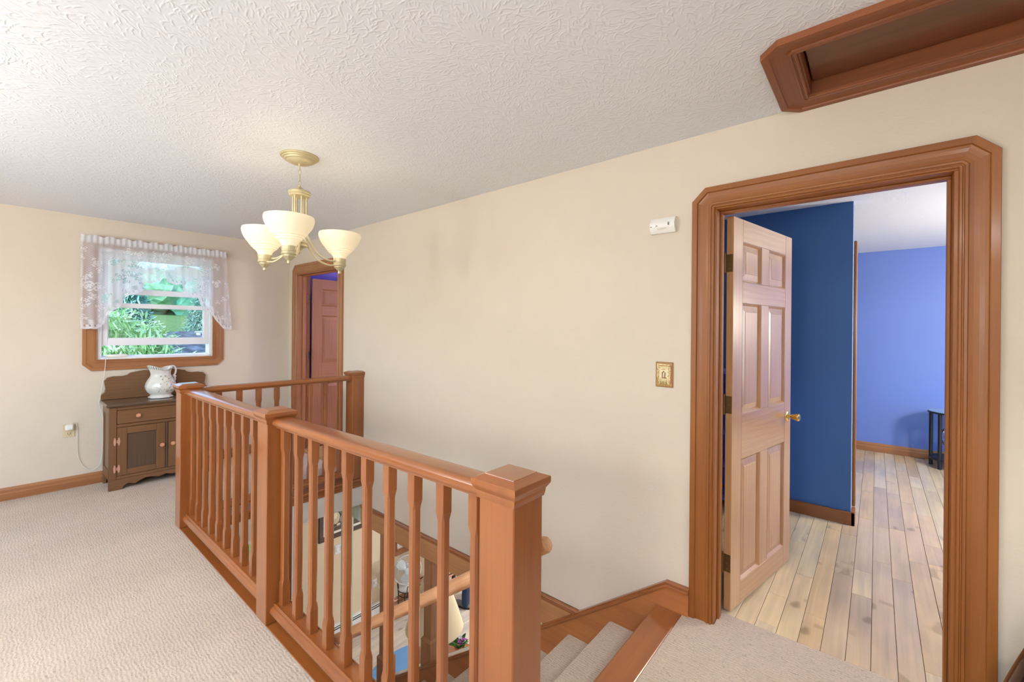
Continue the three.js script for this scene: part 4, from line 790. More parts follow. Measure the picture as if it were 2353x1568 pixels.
function buildFan(t, R, h, frame, base, blade, wires, low) {
  // faces local +z; standing at the origin
  mesh('base', lathe([[0, 0], [R * 0.62, 0], [R * 0.64, 0.008], [R * 0.6, 0.02], [R * 0.35, 0.035], [R * 0.14, 0.05], [R * 0.11, 0.07], [R * 0.1, h - R * 0.15], [0, h - R * 0.15]], 36), base, t);
  const tilt = (g) => g.rotateX(-0.12).translate(0, h, 0.0);
  mesh('motor', tilt(lathe([[0, -0.09], [R * 0.24, -0.085], [R * 0.32, -0.06], [R * 0.33, -0.01], [R * 0.2, 0.005], [0, 0.005]], 28).rotateX(Math.PI / 2)), base, t);
  const cage = [];
  for (const [r, z] of [[R, 0.025], [R * 0.985, 0.05], [R * 0.66, 0.072], [R * 0.985, -0.002]]) cage.push(new THREE.TorusGeometry(r, z === 0.025 ? 0.006 : 0.0022, 6, 56).translate(0, 0, z));
  for (let k = 0; k < wires; k++) {
    const a = k / wires * 2 * Math.PI, p = (r, z, b = 0) => [r * Math.cos(a + b), r * Math.sin(a + b), z];
    cage.push(tube([p(R * 0.2, 0.082), p(R * 0.6, 0.076, 0.12), p(R * 0.9, 0.062, 0.2), p(R, 0.03, 0.24)], 0.0011, 12, 4));
    cage.push(tube([p(R * 0.3, -0.03), p(R * 0.7, -0.028), p(R * 0.95, -0.012), p(R, 0.02)], 0.0011, 10, 4));
  }
  mesh('cage', tilt(join(cage)), frame, t);
  const blades = [];
  for (let k = 0; k < 3; k++) {
    const pos = [], idx = [], a0 = k * 2 * Math.PI / 3 + 0.3;
    for (let i = 0; i <= 10; i++) for (let j = 0; j <= 8; j++) { const r = lerp(R * 0.16, R * 0.88, i / 10), wd = 0.42 + 0.55 * Math.sin(Math.PI * Math.min(1, i / 10 * 0.85 + 0.1)), s = j / 8 - 0.5, an = a0 + s * wd * (1.15 - 0.1 * i / 10); pos.push(r * Math.cos(an), r * Math.sin(an), 0.03 + s * 0.03); }
    for (let i = 0; i < 10; i++) for (let j = 0; j < 8; j++) { const p = i * 9 + j; idx.push(p, p + 9, p + 1, p + 1, p + 9, p + 10); }
    const g = new THREE.BufferGeometry(); g.setAttribute('position', new THREE.Float32BufferAttribute(pos, 3)); g.setIndex(idx); g.computeVertexNormals(); blades.push(g);
  }
  for (const b of blades) mesh('blade', tilt(plain(b)), blade, t);
  mesh('hub_cap', tilt(lathe([[0, 0.094], [R * 0.12, 0.093], [R * 0.21, 0.088], [R * 0.215, 0.08], [0, 0.078]], 28).rotateX(Math.PI / 2)), blade, t);
}
{
  const t = thing('bookcase', 'blue open bookcase glimpsed through the gap behind the near door', 'bookcase', [3.985, 0, -1.05]);
  const B = MAT.blue;
  for (const z of [-1.46, -0.66]) part(t, 'side', cbox(3.84, 4.13, 0.001, 1.12, z, z + 0.022, 0.002, 1), B);
  for (const y of [0.06, 0.33, 0.60, 0.86, 1.10]) part(t, 'shelf', cbox(3.845, 4.13, y, y + 0.022, -1.4375, -0.6605, 0.002, 2), y > 0.8 && y < 0.9 ? std({ color: lin(0.3, 0.33, 0.42), roughness: 0.6 }) : B);
  part(t, 'back', cbox(4.131, 4.143, 0.001, 1.12, -1.46, -0.638, 0.001, 2), B);
}

// ---------------------------------------------------------------- room below
{
  const t = thing('painting', 'dark-framed still-life painting with a white mat hanging on the lower back wall', 'painting', [3.165, -1.42, -5.66]);
  const x0 = 2.755, x1 = 3.575, y0 = -1.425, y1 = -0.72, z = -5.659;
  const art = canvasTex(512, 420, (c, w, h) => {
    c.fillStyle = '#2b3438'; c.fillRect(0, 0, w, h); c.fillStyle = '#4a4038'; c.fillRect(0, h * 0.72, w, h * 0.28);
    for (let k = 0; k < 26; k++) { c.strokeStyle = ['#6a5a4a', '#3a3029', '#857564'][k % 3]; c.lineWidth = 3; c.beginPath(); c.moveTo(0, h * (0.74 + 0.26 * hash(k, 1, 1))); c.lineTo(w, h * (0.74 + 0.26 * hash(k, 2, 1))); c.stroke(); }
    const blob = (x, y, a, b, s, r = 0) => { c.fillStyle = s; c.beginPath(); c.ellipse(x * w, y * h, a * w, b * h, r, 0, 7); c.fill(); };
    blob(0.30, 0.42, 0.10, 0.24, '#1d2528', 0.3); blob(0.27, 0.36, 0.03, 0.18, '#7d8a8c', 0.3); blob(0.24, 0.66, 0.09, 0.15, '#c9bda6'); blob(0.22, 0.60, 0.05, 0.08, '#e6decb'); blob(0.40, 0.72, 0.06, 0.12, '#b8ab92'); blob(0.52, 0.60, 0.09, 0.16, '#8b6a46'); blob(0.70, 0.66, 0.12, 0.12, '#9a8f80'); blob(0.30, 0.84, 0.04, 0.03, '#d8d2c4');
  });
  const fr = (a0, a1, b0, b1, w, d, m, n) => part(t, n, join([cbox(a0, a1, b0, b0 + w, z, z + d, 0.004, 0), cbox(a0, a1, b1 - w, b1, z, z + d, 0.004, 0), cbox(a0, a0 + w, b0 + w, b1 - w, z, z + d, 0.004, 1), cbox(a1 - w, a1, b0 + w, b1 - w, z, z + d, 0.004, 1)]), m);
  fr(x0, x1, y0, y1, 0.058, 0.028, wood(0.09, 0.05, 0.04, 0.5, 0.2), 'frame');
  fr(x0 + 0.0585, x1 - 0.0585, y0 + 0.0585, y1 - 0.0585, 0.033, 0.012, std({ color: lin(0.8, 0.8, 0.8), roughness: 0.8 }), 'mat');
  part(t, 'picture', new THREE.PlaneGeometry(x1 - x0 - 0.16, y1 - y0 - 0.16).translate((x0 + x1) / 2, (y0 + y1) / 2, z + 0.006), std({ map: art, roughness: 0.5 }));
}
{
  const s = thing('wall_switch', 'white wall switch plate on the lower wall beneath the painting', 'switch', [3.05, -1.605, -5.66]);
  part(s, 'plate', cbox(2.985, 3.115, -1.668, -1.54, -5.6597, -5.653, 0.003), MAT.whiteMetal); for (const x of [3.02, 3.08]) part(s, 'rocker', cbox(x - 0.016, x + 0.016, -1.637, -1.571, -5.653, -5.648, 0.003), MAT.plastic);
  const o = thing('wall_outlet', 'white wall outlet with a white plug low on the back wall of the room below', 'outlet', [3.605, -2.33, -5.66]);
  part(o, 'plate', cbox(3.565, 3.645, -2.39, -2.268, -5.6597, -5.653, 0.003), MAT.whiteMetal); for (const y of [-2.355, -2.303]) part(o, 'socket', cbox(3.588, 3.622, y - 0.015, y + 0.015, -5.653, -5.65, 0.002), MAT.plastic);
  part(o, 'cord', join([tube([[3.605, -2.31, -5.645], [3.63, -2.33, -5.62], [3.66, -2.42, -5.6], [3.69, -2.55, -5.57], [3.70, -2.70, -5.56], [3.72, -2.80, -5.5], [3.86, -2.803, -5.4]], 0.004, 40, 6), at(new THREE.BoxGeometry(0.03, 0.03, 0.025), 3.605, -2.31, -5.638)]), MAT.plastic);
}
{
  const t = thing('baseboard_heater', 'long white baseboard heater with dark slots along the lower back wall', 'heater', [3.2, LOW, -5.63]);
  const o = [[-5.6595, 0.02], [-5.622, 0.02], [-5.615, 0.03], [-5.615, 0.125], [-5.622, 0.128], [-5.622, 0.140], [-5.619, 0.143], [-5.619, 0.152], [-5.626, 0.156], [-5.626, 0.168], [-5.632, 0.182], [-5.6595, 0.192]];
  part(t, 'housing', slab('x', 2.46, 3.86, o.map(([z, y]) => [z, LOW + y])), MAT.whiteMetal);
  part(t, 'slot', join([cbox(2.47, 3.85, LOW + 0.1285, LOW + 0.1395, -5.6225, -5.6185, 0), cbox(2.47, 3.85, LOW + 0.157, LOW + 0.166, -5.6265, -5.6222, 0)]), MAT.slot);
  part(t, 'base_strip', cbox(2.47, 3.85, LOW, LOW + 0.019, -5.658, -5.628, 0.001), MAT.slot);
}
{
  const p = [3.93, LOW, -5.31], t = thing('plant_stand', 'black wrought-wire plant stand carrying the white fan', 'stand', p), y = 0.40;
  mesh('ring', join([at(new THREE.TorusGeometry(0.125, 0.006, 8, 40).rotateX(Math.PI / 2), 0, y, 0), at(new THREE.TorusGeometry(0.118, 0.005, 8, 40).rotateX(Math.PI / 2), 0, y - 0.07, 0), bar([-0.12, y, 0], [0.12, y, 0], 0.004), bar([0, y, -0.12], [0, y, 0.12], 0.004)]), MAT.black, t);
  for (let k = 0; k < 4; k++) { const a = k * Math.PI / 2 + 0.4, q = (r, h, b = 0) => [r * Math.cos(a + b), h, r * Math.sin(a + b)]; mesh('leg', join([tube([q(0.135, 0.0), q(0.128, 0.2), q(0.126, 0.42), q(0.128, 0.475), q(0.134, 0.50, 0.1), q(0.134, 0.47, 0.2), q(0.126, 0.38, 0.2), q(0.122, 0.33, 0.2)], 0.0065, 40, 8)]), MAT.black, t); }
  const f = thing('table_fan', 'white table fan with a round wire cage standing on the black plant stand', 'fan', [p[0], LOW + y + 0.007, p[2]], -0.55);
  buildFan(f, 0.205, 0.275, MAT.whiteMetal, MAT.whiteMetal, std({ color: lin(0.72, 0.80, 0.86), roughness: 0.3 }), 44);
}
{
  const y = -2.10;
  const rug = []; for (let i = 0; i < 72; i++) { const a = i / 72 * 2 * Math.PI; rug.push([3.31 + 0.87 * Math.cos(a), -3.75 + 1.07 * Math.sin(a)]); }
  mesh('rug', slab('y', LOW + 0.0005, LOW + 0.012, rug, [], 0.003), std({ color: lin(0.16, 0.36, 0.72), bumpMap: carpetBump, bumpScale: 0.002, roughness: 1 }), scene, { label: 'blue oval rug on the pale floor of the room below', category: 'rug' });
  const t = thing('round_table', 'small round wooden table beside the stairs carrying the cream lamp', 'table', [3.08, LOW + 0.0125, -3.53]), top = y - LOW - 0.0125;
  mesh('tabletop', lathe([[0, top - 0.025], [0.345, top - 0.025], [0.355, top - 0.015], [0.352, top - 0.002], [0.34, top], [0, top]], 56), MAT.trimLight, t);
  mesh('pedestal', lathe([[0, 0.05], [0.05, 0.05], [0.07, 0.10], [0.035, 0.18], [0.03, top - 0.12], [0.06, top - 0.06], [0.1, top - 0.026], [0, top - 0.026]], 32), MAT.post, t);
  for (let k = 0; k < 3; k++) { const a = k * 2.094 + 0.5, q = (r, h) => [r * Math.cos(a), h, r * Math.sin(a)]; mesh('foot', tube([q(0.03, 0.13), q(0.12, 0.12), q(0.2, 0.06), q(0.26, 0.019)], 0.019, 16, 10), MAT.post, t); }
  const l = thing('table_lamp', 'table lamp with a large cream cone shade standing on the small round table', 'lamp', [3.025, y + 0.001, -3.596]);
  mesh('base', lathe([[0, 0], [0.085, 0], [0.088, 0.012], [0.05, 0.03], [0.03, 0.06], [0.075, 0.14], [0.085, 0.2], [0.06, 0.27], [0.022, 0.31], [0.014, 0.36], [0.012, 0.74], [0, 0.74]], 32), phys({ color: lin(0.45, 0.36, 0.22), roughness: 0.3, clearcoat: 0.6 }), l);
  const cone = [[0.300, 0.345], [0.306, 0.356], [0.296, 0.40], [0.25, 0.53], [0.19, 0.70], [0.135, 0.87]];
  mesh('shade', lathe([...cone, ...cone.map(([r, h]) => [r - 0.004, h]).reverse()], 56), phys({ color: lin(0.78, 0.70, 0.52), roughness: 0.9, transmission: 0.25, thickness: 0, side: THREE.DoubleSide }), l);
  const sa = 0.62; mesh('seam', tube(cone.slice(1).map(([r, h]) => [(r + 0.001) * Math.cos(sa), h, (r + 0.001) * Math.sin(sa)]), 0.002, 20, 6), std({ color: lin(0.4, 0.34, 0.24), roughness: 0.9 }), l);
  mesh('spider', join([at(new THREE.TorusGeometry(0.132, 0.003, 6, 32).rotateX(Math.PI / 2), 0, 0.866, 0), bar([-0.132, 0.866, 0], [0.132, 0.866, 0], 0.002), bar([0, 0.74, 0], [0, 0.885, 0], 0.004)]), MAT.brassOld, l);
  const f = thing('flower_pot', 'small terracotta pot of purple flowers and green leaves beside the cream lamp', 'potted plant', [3.265, y + 0.001, -3.455]);
  mesh('pot', lathe([[0, 0], [0.04, 0], [0.052, 0.07], [0.06, 0.07], [0.062, 0.092], [0.054, 0.093], [0.05, 0.08], [0, 0.08]], 28), std({ color: lin(0.55, 0.20, 0.08), roughness: 0.8 }), f);
  const leaf = (sx, sy, bend) => { const p = new THREE.PlaneGeometry(1, 1, 4, 6), a = p.attributes.position; for (let i = 0; i < a.count; i++) { const v = a.getY(i) + 0.5, w = Math.sin(Math.PI * Math.min(1, v * 0.93 + 0.05)); a.setXYZ(i, a.getX(i) * sx * w, v * sy, bend * v * v + 0.1 * sx * Math.abs(a.getX(i))); } p.computeVertexNormals(); return p; };
  const lv = [leaf(0.045, 0.07, 0.03), leaf(0.035, 0.06, 0.02)], lm = [[0.05, 0.22, 0.04], [0.10, 0.32, 0.06], [0.03, 0.13, 0.04]].map((c) => std({ color: lin(...c), roughness: 0.5, side: THREE.DoubleSide }));
  for (let k = 0; k < 38; k++) { const m = mesh('leaf', lv[k % 2], lm[k % 3], f), a = rr(0, 6.28), r = rr(0, 0.05); m.position.set(r * Math.cos(a), 0.085 + rr(0, 0.03), r * Math.sin(a)); m.rotation.set(rr(0.2, 1.1), 0, 0, 'YXZ'); m.rotation.y = Math.PI / 2 - a + rr(-0.4, 0.4); }
  const pm = [std({ color: lin(0.32, 0.05, 0.36), roughness: 0.6, side: THREE.DoubleSide }), std({ color: lin(0.75, 0.72, 0.78), roughness: 0.6, side: THREE.DoubleSide })], pet = leaf(0.022, 0.024, 0.006);
  for (let k = 0; k < 7; k++) { const a = rr(0, 6.28), r = rr(0.0, 0.055), c = mesh('flower', join([0, 1, 2, 3, 4].map((i) => pet.clone().rotateX(1.1).rotateY(i * 1.2566))), pm[k > 4 ? 1 : 0], f); c.position.set(r * Math.cos(a), 0.15 + rr(-0.01, 0.02), r * Math.sin(a)); c.rotation.set(rr(-0.4, 0.4), 0, rr(-0.4, 0.4)); }
  const b = thing('paper_tray', 'folded tan cardboard tray lying on the small round table beside the flower pot', 'tray', [3.14, y + 0.001, -3.36]);
  mesh('tray', join([cbox(-0.07, 0.07, 0, 0.004, -0.05, 0.05, 0.001), cbox(-0.07, -0.066, 0, 0.03, -0.05, 0.05, 0.001), cbox(0.066, 0.07, 0, 0.03, -0.05, 0.05, 0.001), cbox(-0.066, 0.066, 0.004, 0.03, -0.05, -0.046, 0.001), cbox(-0.066, 0.066, 0.004, 0.03, 0.046, 0.05, 0.001)]).rotateY(0.5), std({ color: lin(0.55, 0.33, 0.16), roughness: 0.8 }), b);
}
{
  const t = thing('bench', 'low wooden bench with dark trim lines against the lower back wall', 'bench', [4.6, LOW, -5.47]);
  const P = (n, m, ...b) => part(t, n, cbox(...b), m);
  P('seat', MAT.knobWood, 4.24, 4.93, LOW + 0.19, LOW + 0.22, -5.63, -5.31, 0.005, 0); for (const z of [-5.60, -5.47, -5.33]) P('trim_line', MAT.slot, 4.235, 4.935, LOW + 0.2195, LOW + 0.226, z - 0.011, z + 0.011, 0.002, 0);
  for (const x of [4.29, 4.89]) for (const z of [-5.6, -5.34]) P('leg', MAT.slot, x - 0.025, x + 0.025, LOW, LOW + 0.1895, z - 0.025, z + 0.025, 0.004, 1);
}

// ---------------------------------------------------------------- person standing in the room below (only a shoe and a trouser leg show)
function metaball(bones, cell, pad, k) {                    // smooth union of tapered capsules [ax,ay,az,ra, bx,by,bz,rb]
  const lo = V(1e9, 1e9, 1e9), hi = V(-1e9, -1e9, -1e9);
  for (const b of bones) for (const [p, r] of [[V(b[0], b[1], b[2]), b[3]], [V(b[4], b[5], b[6]), b[7]]]) { lo.min(p.clone().subScalar(r + pad)); hi.max(p.clone().addScalar(r + pad)); }
  const size = Math.max(hi.x - lo.x, hi.y - lo.y, hi.z - lo.z), n = Math.min(110, Math.ceil(size / cell) + 3), mid = lo.clone().add(hi).multiplyScalar(0.5), half = size / 2 * 1.04;
  const mc = new MarchingCubes(n, std({}), false, false, 300000);
  mc.isolation = 0;
  const step = (i) => ((i - n / 2) / (n / 2)) * half;
  for (let z = 0; z < n; z++) for (let y = 0; y < n; y++) for (let x = 0; x < n; x++) {
    const px = mid.x + step(x), py = mid.y + step(y), pz = mid.z + step(z); let d = 1e9;
    for (const b of bones) {
      const dx = b[4] - b[0], dy = b[5] - b[1], dz = b[6] - b[2], l2 = dx * dx + dy * dy + dz * dz || 1e-9, t = clamp(((px - b[0]) * dx + (py - b[1]) * dy + (pz - b[2]) * dz) / l2, 0, 1);
      const e = Math.hypot(px - b[0] - t * dx, py - b[1] - t * dy, pz - b[2] - t * dz) - lerp(b[3], b[7], t), h = clamp(0.5 + 0.5 * (d - e) / k, 0, 1);
      d = lerp(d, e, h) - k * h * (1 - h);
    }
    mc.field[z * n * n + y * n + x] = -d;
  }
  mc.update();
  let g = new THREE.BufferGeometry();
  g.setAttribute('position', new THREE.BufferAttribute(mc.positionArray.slice(0, mc.count * 3), 3));
  g = mergeVertices(g, 1e-5); g.scale(half, half, half).translate(mid.x, mid.y, mid.z); g.computeVertexNormals();
  return g;
}
{
  // local frame: faces -z, feet on y = 0, left foot at x = -0.12
  const t = thing('person', 'person in blue jeans and grey lace-up shoes standing in the room below', 'person', [4.735, LOW, -4.80], 0.24);
  const skin = std({ color: lin(0.52, 0.30, 0.21), roughness: 0.6 }), jeans = std({ color: lin(0.025, 0.05, 0.12), roughness: 0.9 }), shirt = std({ color: lin(0.18, 0.19, 0.21), roughness: 0.9 });
  const legs = [], hips = 0.93;
  for (const s of [-1, 1]) legs.push([s * 0.12, 0.07, 0.01, 0.042, s * 0.11, 0.30, 0.015, 0.056], [s * 0.11, 0.30, 0.015, 0.056, s * 0.10, 0.50, 0, 0.056], [s * 0.10, 0.50, 0, 0.056, s * 0.09, 0.88, 0, 0.088]);
  const trunk = [[-0.06, hips, 0, 0.105, 0.06, hips, 0, 0.105], [0, hips, 0, 0.12, 0, 1.2, 0.01, 0.12], [-0.08, 1.30, 0.01, 0.105, 0.08, 1.30, 0.01, 0.105], [-0.15, 1.42, 0.01, 0.062, 0.15, 1.42, 0.01, 0.062]];
  const arms = [], hand = [];
  for (const s of [-1, 1]) {
    arms.push([s * 0.18, 1.42, 0.01, 0.055, s * 0.235, 1.13, 0.02, 0.044], [s * 0.235, 1.13, 0.02, 0.042, s * 0.25, 0.89, -0.04, 0.029]);
    hand.push([s * 0.25, 0.88, -0.045, 0.027, s * 0.25, 0.81, -0.06, 0.03]);
    for (let f = 0; f < 4; f++) hand.push([s * 0.25, 0.80, -0.085 + f * 0.02, 0.0105, s * (0.245 - f * 0.001), 0.75, -0.088 + f * 0.019, 0.0095], [s * 0.245, 0.75, -0.088 + f * 0.019, 0.0095, s * 0.232, 0.715 + (f === 0 || f === 3 ? 0.012 : 0), -0.086 + f * 0.018, 0.0085]);
    hand.push([s * 0.242, 0.85, -0.075, 0.014, s * 0.225, 0.80, -0.105, 0.0105], [s * 0.225, 0.80, -0.105, 0.0105, s * 0.222, 0.765, -0.108, 0.0095]);
  }
  const head = [[0, 1.46, 0.01, 0.055, 0, 1.56, 0, 0.052], [0, 1.70, 0.015, 0.093, 0, 1.67, -0.02, 0.085], [0, 1.605, -0.055, 0.045, 0, 1.63, -0.04, 0.06], [0, 1.665, -0.105, 0.012, 0, 1.635, -0.122, 0.014], [-0.086, 1.655, 0.01, 0.014, -0.092, 1.69, 0.015, 0.016], [0.086, 1.655, 0.01, 0.014, 0.092, 1.69, 0.015, 0.016]];
  mesh('body', metaball([...legs, ...trunk, ...arms, ...hand, ...head], 0.017, 0.03, 0.03), skin, t);
  const wider = (list, e) => list.map((b) => [b[0], b[1], b[2], b[3] + e, b[4], b[5], b[6], b[7] + e]);
  mesh('jeans', metaball([...wider(legs, 0.016), ...wider(trunk.slice(0, 1), 0.012), [-0.118, 0.085, 0.012, 0.066, -0.115, 0.2, 0.015, 0.068], [0.118, 0.085, 0.012, 0.066, 0.115, 0.2, 0.015, 0.068]], 0.02, 0.03, 0.03), jeans, t);
  mesh('shirt', metaball([...wider(trunk.slice(1), 0.014), ...wider(arms, 0.013), [0, 0.98, 0, 0.135, 0, 1.1, 0, 0.13]], 0.02, 0.03, 0.04), shirt, t);
  mesh('hair', metaball([[0, 1.735, 0.03, 0.092, 0, 1.72, -0.005, 0.09], [0, 1.66, 0.06, 0.066, 0, 1.72, 0.04, 0.085]], 0.015, 0.03, 0.03), std({ color: lin(0.05, 0.03, 0.02), roughness: 0.8 }), t);
  for (const s of [-1, 1]) {
    const x = s * 0.12, upper = metaball([[x, 0.055, 0.045, 0.042, x, 0.055, -0.02, 0.045], [x, 0.06, -0.02, 0.044, x + s * 0.004, 0.043, -0.13, 0.038], [x + s * 0.004, 0.043, -0.13, 0.040, x + s * 0.006, 0.041, -0.165, 0.034], [x, 0.07, 0.03, 0.043, x, 0.11, 0.025, 0.047]], 0.009, 0.012, 0.03);
    const shoe = mesh('shoe', upper, std({ color: lin(0.16, 0.16, 0.17), roughness: 0.7 }), t, { label: 'grey lace-up shoe with a black sole' });
    const o = []; for (let i = 0; i < 28; i++) { const a = i / 28 * 2 * Math.PI, fr = Math.sin(a) < 0; o.push([x + (fr ? 0.052 : 0.044) * Math.cos(a), -0.055 + (fr ? 0.152 : 0.148) * Math.sin(a)]); }
    mesh('sole', slab('y', 0, 0.026, o, [], 0.005), MAT.slot, shoe);
    mesh('lace', join([0, 1, 2, 3, 4].map((i) => tube([[x - 0.022, 0.088 - i * 0.006, -0.052 - i * 0.016], [x, 0.104 - i * 0.0075, -0.045 - i * 0.016], [x + 0.022, 0.088 - i * 0.006, -0.052 - i * 0.016]], 0.0035, 8, 6))), MAT.black, shoe);
  }
}

// ---------------------------------------------------------------- added fill lamps, unseen outside the frame, each a fitting with its light
function addedFloorLamp(label, pos, h, color, power, soft, room) {
  const t = thing('fill_floor_lamp', label, 'lamp', pos), warm = lin(...color);
  mesh('base', lathe([[0, 0], [0.14, 0], [0.142, 0.012], [0.10, 0.022], [0.02, 0.034], [0, 0.034]], 36), MAT.brassOld, t);
  mesh('pole', lathe([[0, 0.03], [0.011, 0.03], [0.011, h - 0.16], [0, h - 0.16]], 16), MAT.brassOld, t);
  const s = [[0.235, h - 0.22], [0.205, h + 0.2]];
  mesh('shade', lathe([...s, ...s.map(([r, y]) => [r - 0.004, y]).reverse()], 48), phys({ color: lin(0.9, 0.86, 0.78), roughness: 0.9, transmission: 0.5, thickness: 0, side: THREE.DoubleSide, emissive: warm, emissiveIntensity: 0.6 }), t);
  mesh('bulb', at(new THREE.SphereGeometry(0.045, 20, 14), 0, h - 0.02, 0), std({ color: 0xffffff, emissive: warm, emissiveIntensity: 6 }), t);
  const l = new THREE.PointLight(warm, power); l.name = 'floor_fill_light'; l.position.set(0, h - 0.02, 0); l.castShadow = true; l.shadow.radius = soft; t.add(l);
  return t;
}
addedFloorLamp('added fill lamp with a cream drum shade, unseen on the left of the hall', [-1.25, 0.003, -2.9], 1.62, [0.94, 0.97, 1], POWER.hallFill, 11);
addedFloorLamp('second added fill lamp with a cream drum shade, unseen left of the hall', [-1.25, 0.003, -0.35], 1.62, [0.94, 0.97, 1], POWER.hallFill, 11);
addedFloorLamp('added fill lamp for the blue room, unseen behind the door casing', [4.75, 0, 1.75], 1.62, [1, 0.91, 0.74], POWER.blueFill, 10);
addedFloorLamp('added fill lamp standing unseen in the violet room', [4.6, 0, -3.9], 1.62, [1, 0.9, 0.74], POWER.violetFill, 8);
addedFloorLamp('added fill lamp, unseen, brightening the room below from its far end', [6.0, LOW, -2.6], 1.75, [1, 0.97, 0.93], POWER.lowerFill, 9);

{ // added ceiling fill lights, two flush and one recessed, all unseen outside the frame
  const bowl = (label, pos, power) => {
    const t = thing('fill_ceiling_lamp', label, 'lamp', pos);
    mesh('ring', lathe([[0, 0], [0.15, 0], [0.155, -0.01], [0.15, -0.03], [0, -0.03]], 36), MAT.pewter, t);
    mesh('bowl', lathe([[0.14, -0.031], [0.138, -0.07], [0.11, -0.15], [0.06, -0.2], [0, -0.215]], 36), phys({ color: lin(0.9, 0.9, 0.88), roughness: 0.8, transmission: 0.3, thickness: 0, side: THREE.DoubleSide, emissive: lin(1, 0.97, 0.92), emissiveIntensity: 0.6 }), t);
    const l = new THREE.PointLight(lin(0.97, 0.98, 1), power); l.name = 'ceiling_fill_light'; l.position.set(0, -0.14, 0); l.castShadow = true; l.shadow.radius = 5; t.add(l);
  };
  bowl('added round ceiling fill lamp, unseen over the left side of the hall', [-0.95, C, -2.2], 3.2);
  bowl('second added round ceiling fill lamp, unseen at the near end of the hall', [-0.95, C, 0.7], 2.6);
  const d = thing('fill_downlight', 'added recessed fill light in the ceiling, unseen, brightening the landing', 'lamp', [1.15, C, 0.95]);
  mesh('trim_ring', lathe([[0.045, -0.001], [0.07, -0.001], [0.072, -0.006], [0.045, -0.009]], 32), MAT.plastic, d);
  mesh('lens', lathe([[0, -0.0035], [0.0449, -0.0035], [0.0449, -0.0045], [0, -0.0045]], 28), std({ color: 0xffffff, emissive: lin(1, 0.96, 0.9), emissiveIntensity: 3 }), d);
  const s = new THREE.SpotLight(lin(1, 0.97, 0.93), 8.5, 0, 0.52, 0.75); s.name = 'downlight_fill_light'; s.position.set(0, -0.02, 0); s.target.position.set(0.62, -2.44, -1.15); s.castShadow = true; s.shadow.radius = 4; d.add(s, s.target);
}

// ---------------------------------------------------------------- outside: rising lawn, trees, garage, wooded hill
const GY = (x, z) => { const d = -z; return d < 12 ? -3.1 : d < 42 ? lerp(-3.1, 0.55, smoothstep(d, 8, 42)) : lerp(0.55, 7.5, clamp((d - 42) / 110, 0, 1)); };
{
  const g = new THREE.PlaneGeometry(260, 200, 60, 80).rotateX(-Math.PI / 2).translate(0, 0, -106), p = g.attributes.position;
  for (let i = 0; i < p.count; i++) p.setY(i, GY(p.getX(i), p.getZ(i)) + 0.1 * fbm(p.getX(i) * 0.2 + 50, p.getZ(i) * 0.2 + 50, 200, 200, 141, 3));
  g.computeVertexNormals();
  const grass = tex(256, 256, (u, v) => { const s = 0.75 + 0.4 * (fbm(u * 8, v * 8, 8, 8, 143, 4) - 0.5); return [s, s, s * 0.9]; }, true, 0.5, 0.5);
  struct('ground', metric(g, 0, false), std({ color: lin(0.17, 0.30, 0.055), map: grass, roughness: 1 }), { label: 'rising green lawn outside the window' });
}
const blade = (w, l, fold) => { const g = new THREE.PlaneGeometry(w, l, 2, 4).translate(0, -l / 2, 0), p = g.attributes.position; for (let i = 0; i < p.count; i++) { const v = -p.getY(i) / l; p.setX(i, p.getX(i) * Math.sin(Math.PI * clamp(v * 0.9 + 0.08, 0, 1))); p.setZ(i, fold * Math.abs(p.getX(i)) + 0.25 * l * v * v * fold); } g.computeVertexNormals(); return g; };
function scatter(name, geo, mat, list, parent) {            // list of [Matrix4, Color]
  const m = new THREE.InstancedMesh(geo, mat, list.length); m.name = name; m.castShadow = m.receiveShadow = true; m.userData.kind = 'stuff';
  list.forEach(([a, c], i) => { m.setMatrixAt(i, a); m.setColorAt(i, c); }); parent.add(m); return m;
}
const M4 = (p, e, s) => new THREE.Matrix4().compose(p, new THREE.Quaternion().setFromEuler(new THREE.Euler(...e, 'YXZ')), V(s, s, s));
const leafy = (c) => phys({ color: lin(...c), roughness: 0.85, transmission: 0.3, thickness: 0, side: THREE.DoubleSide });
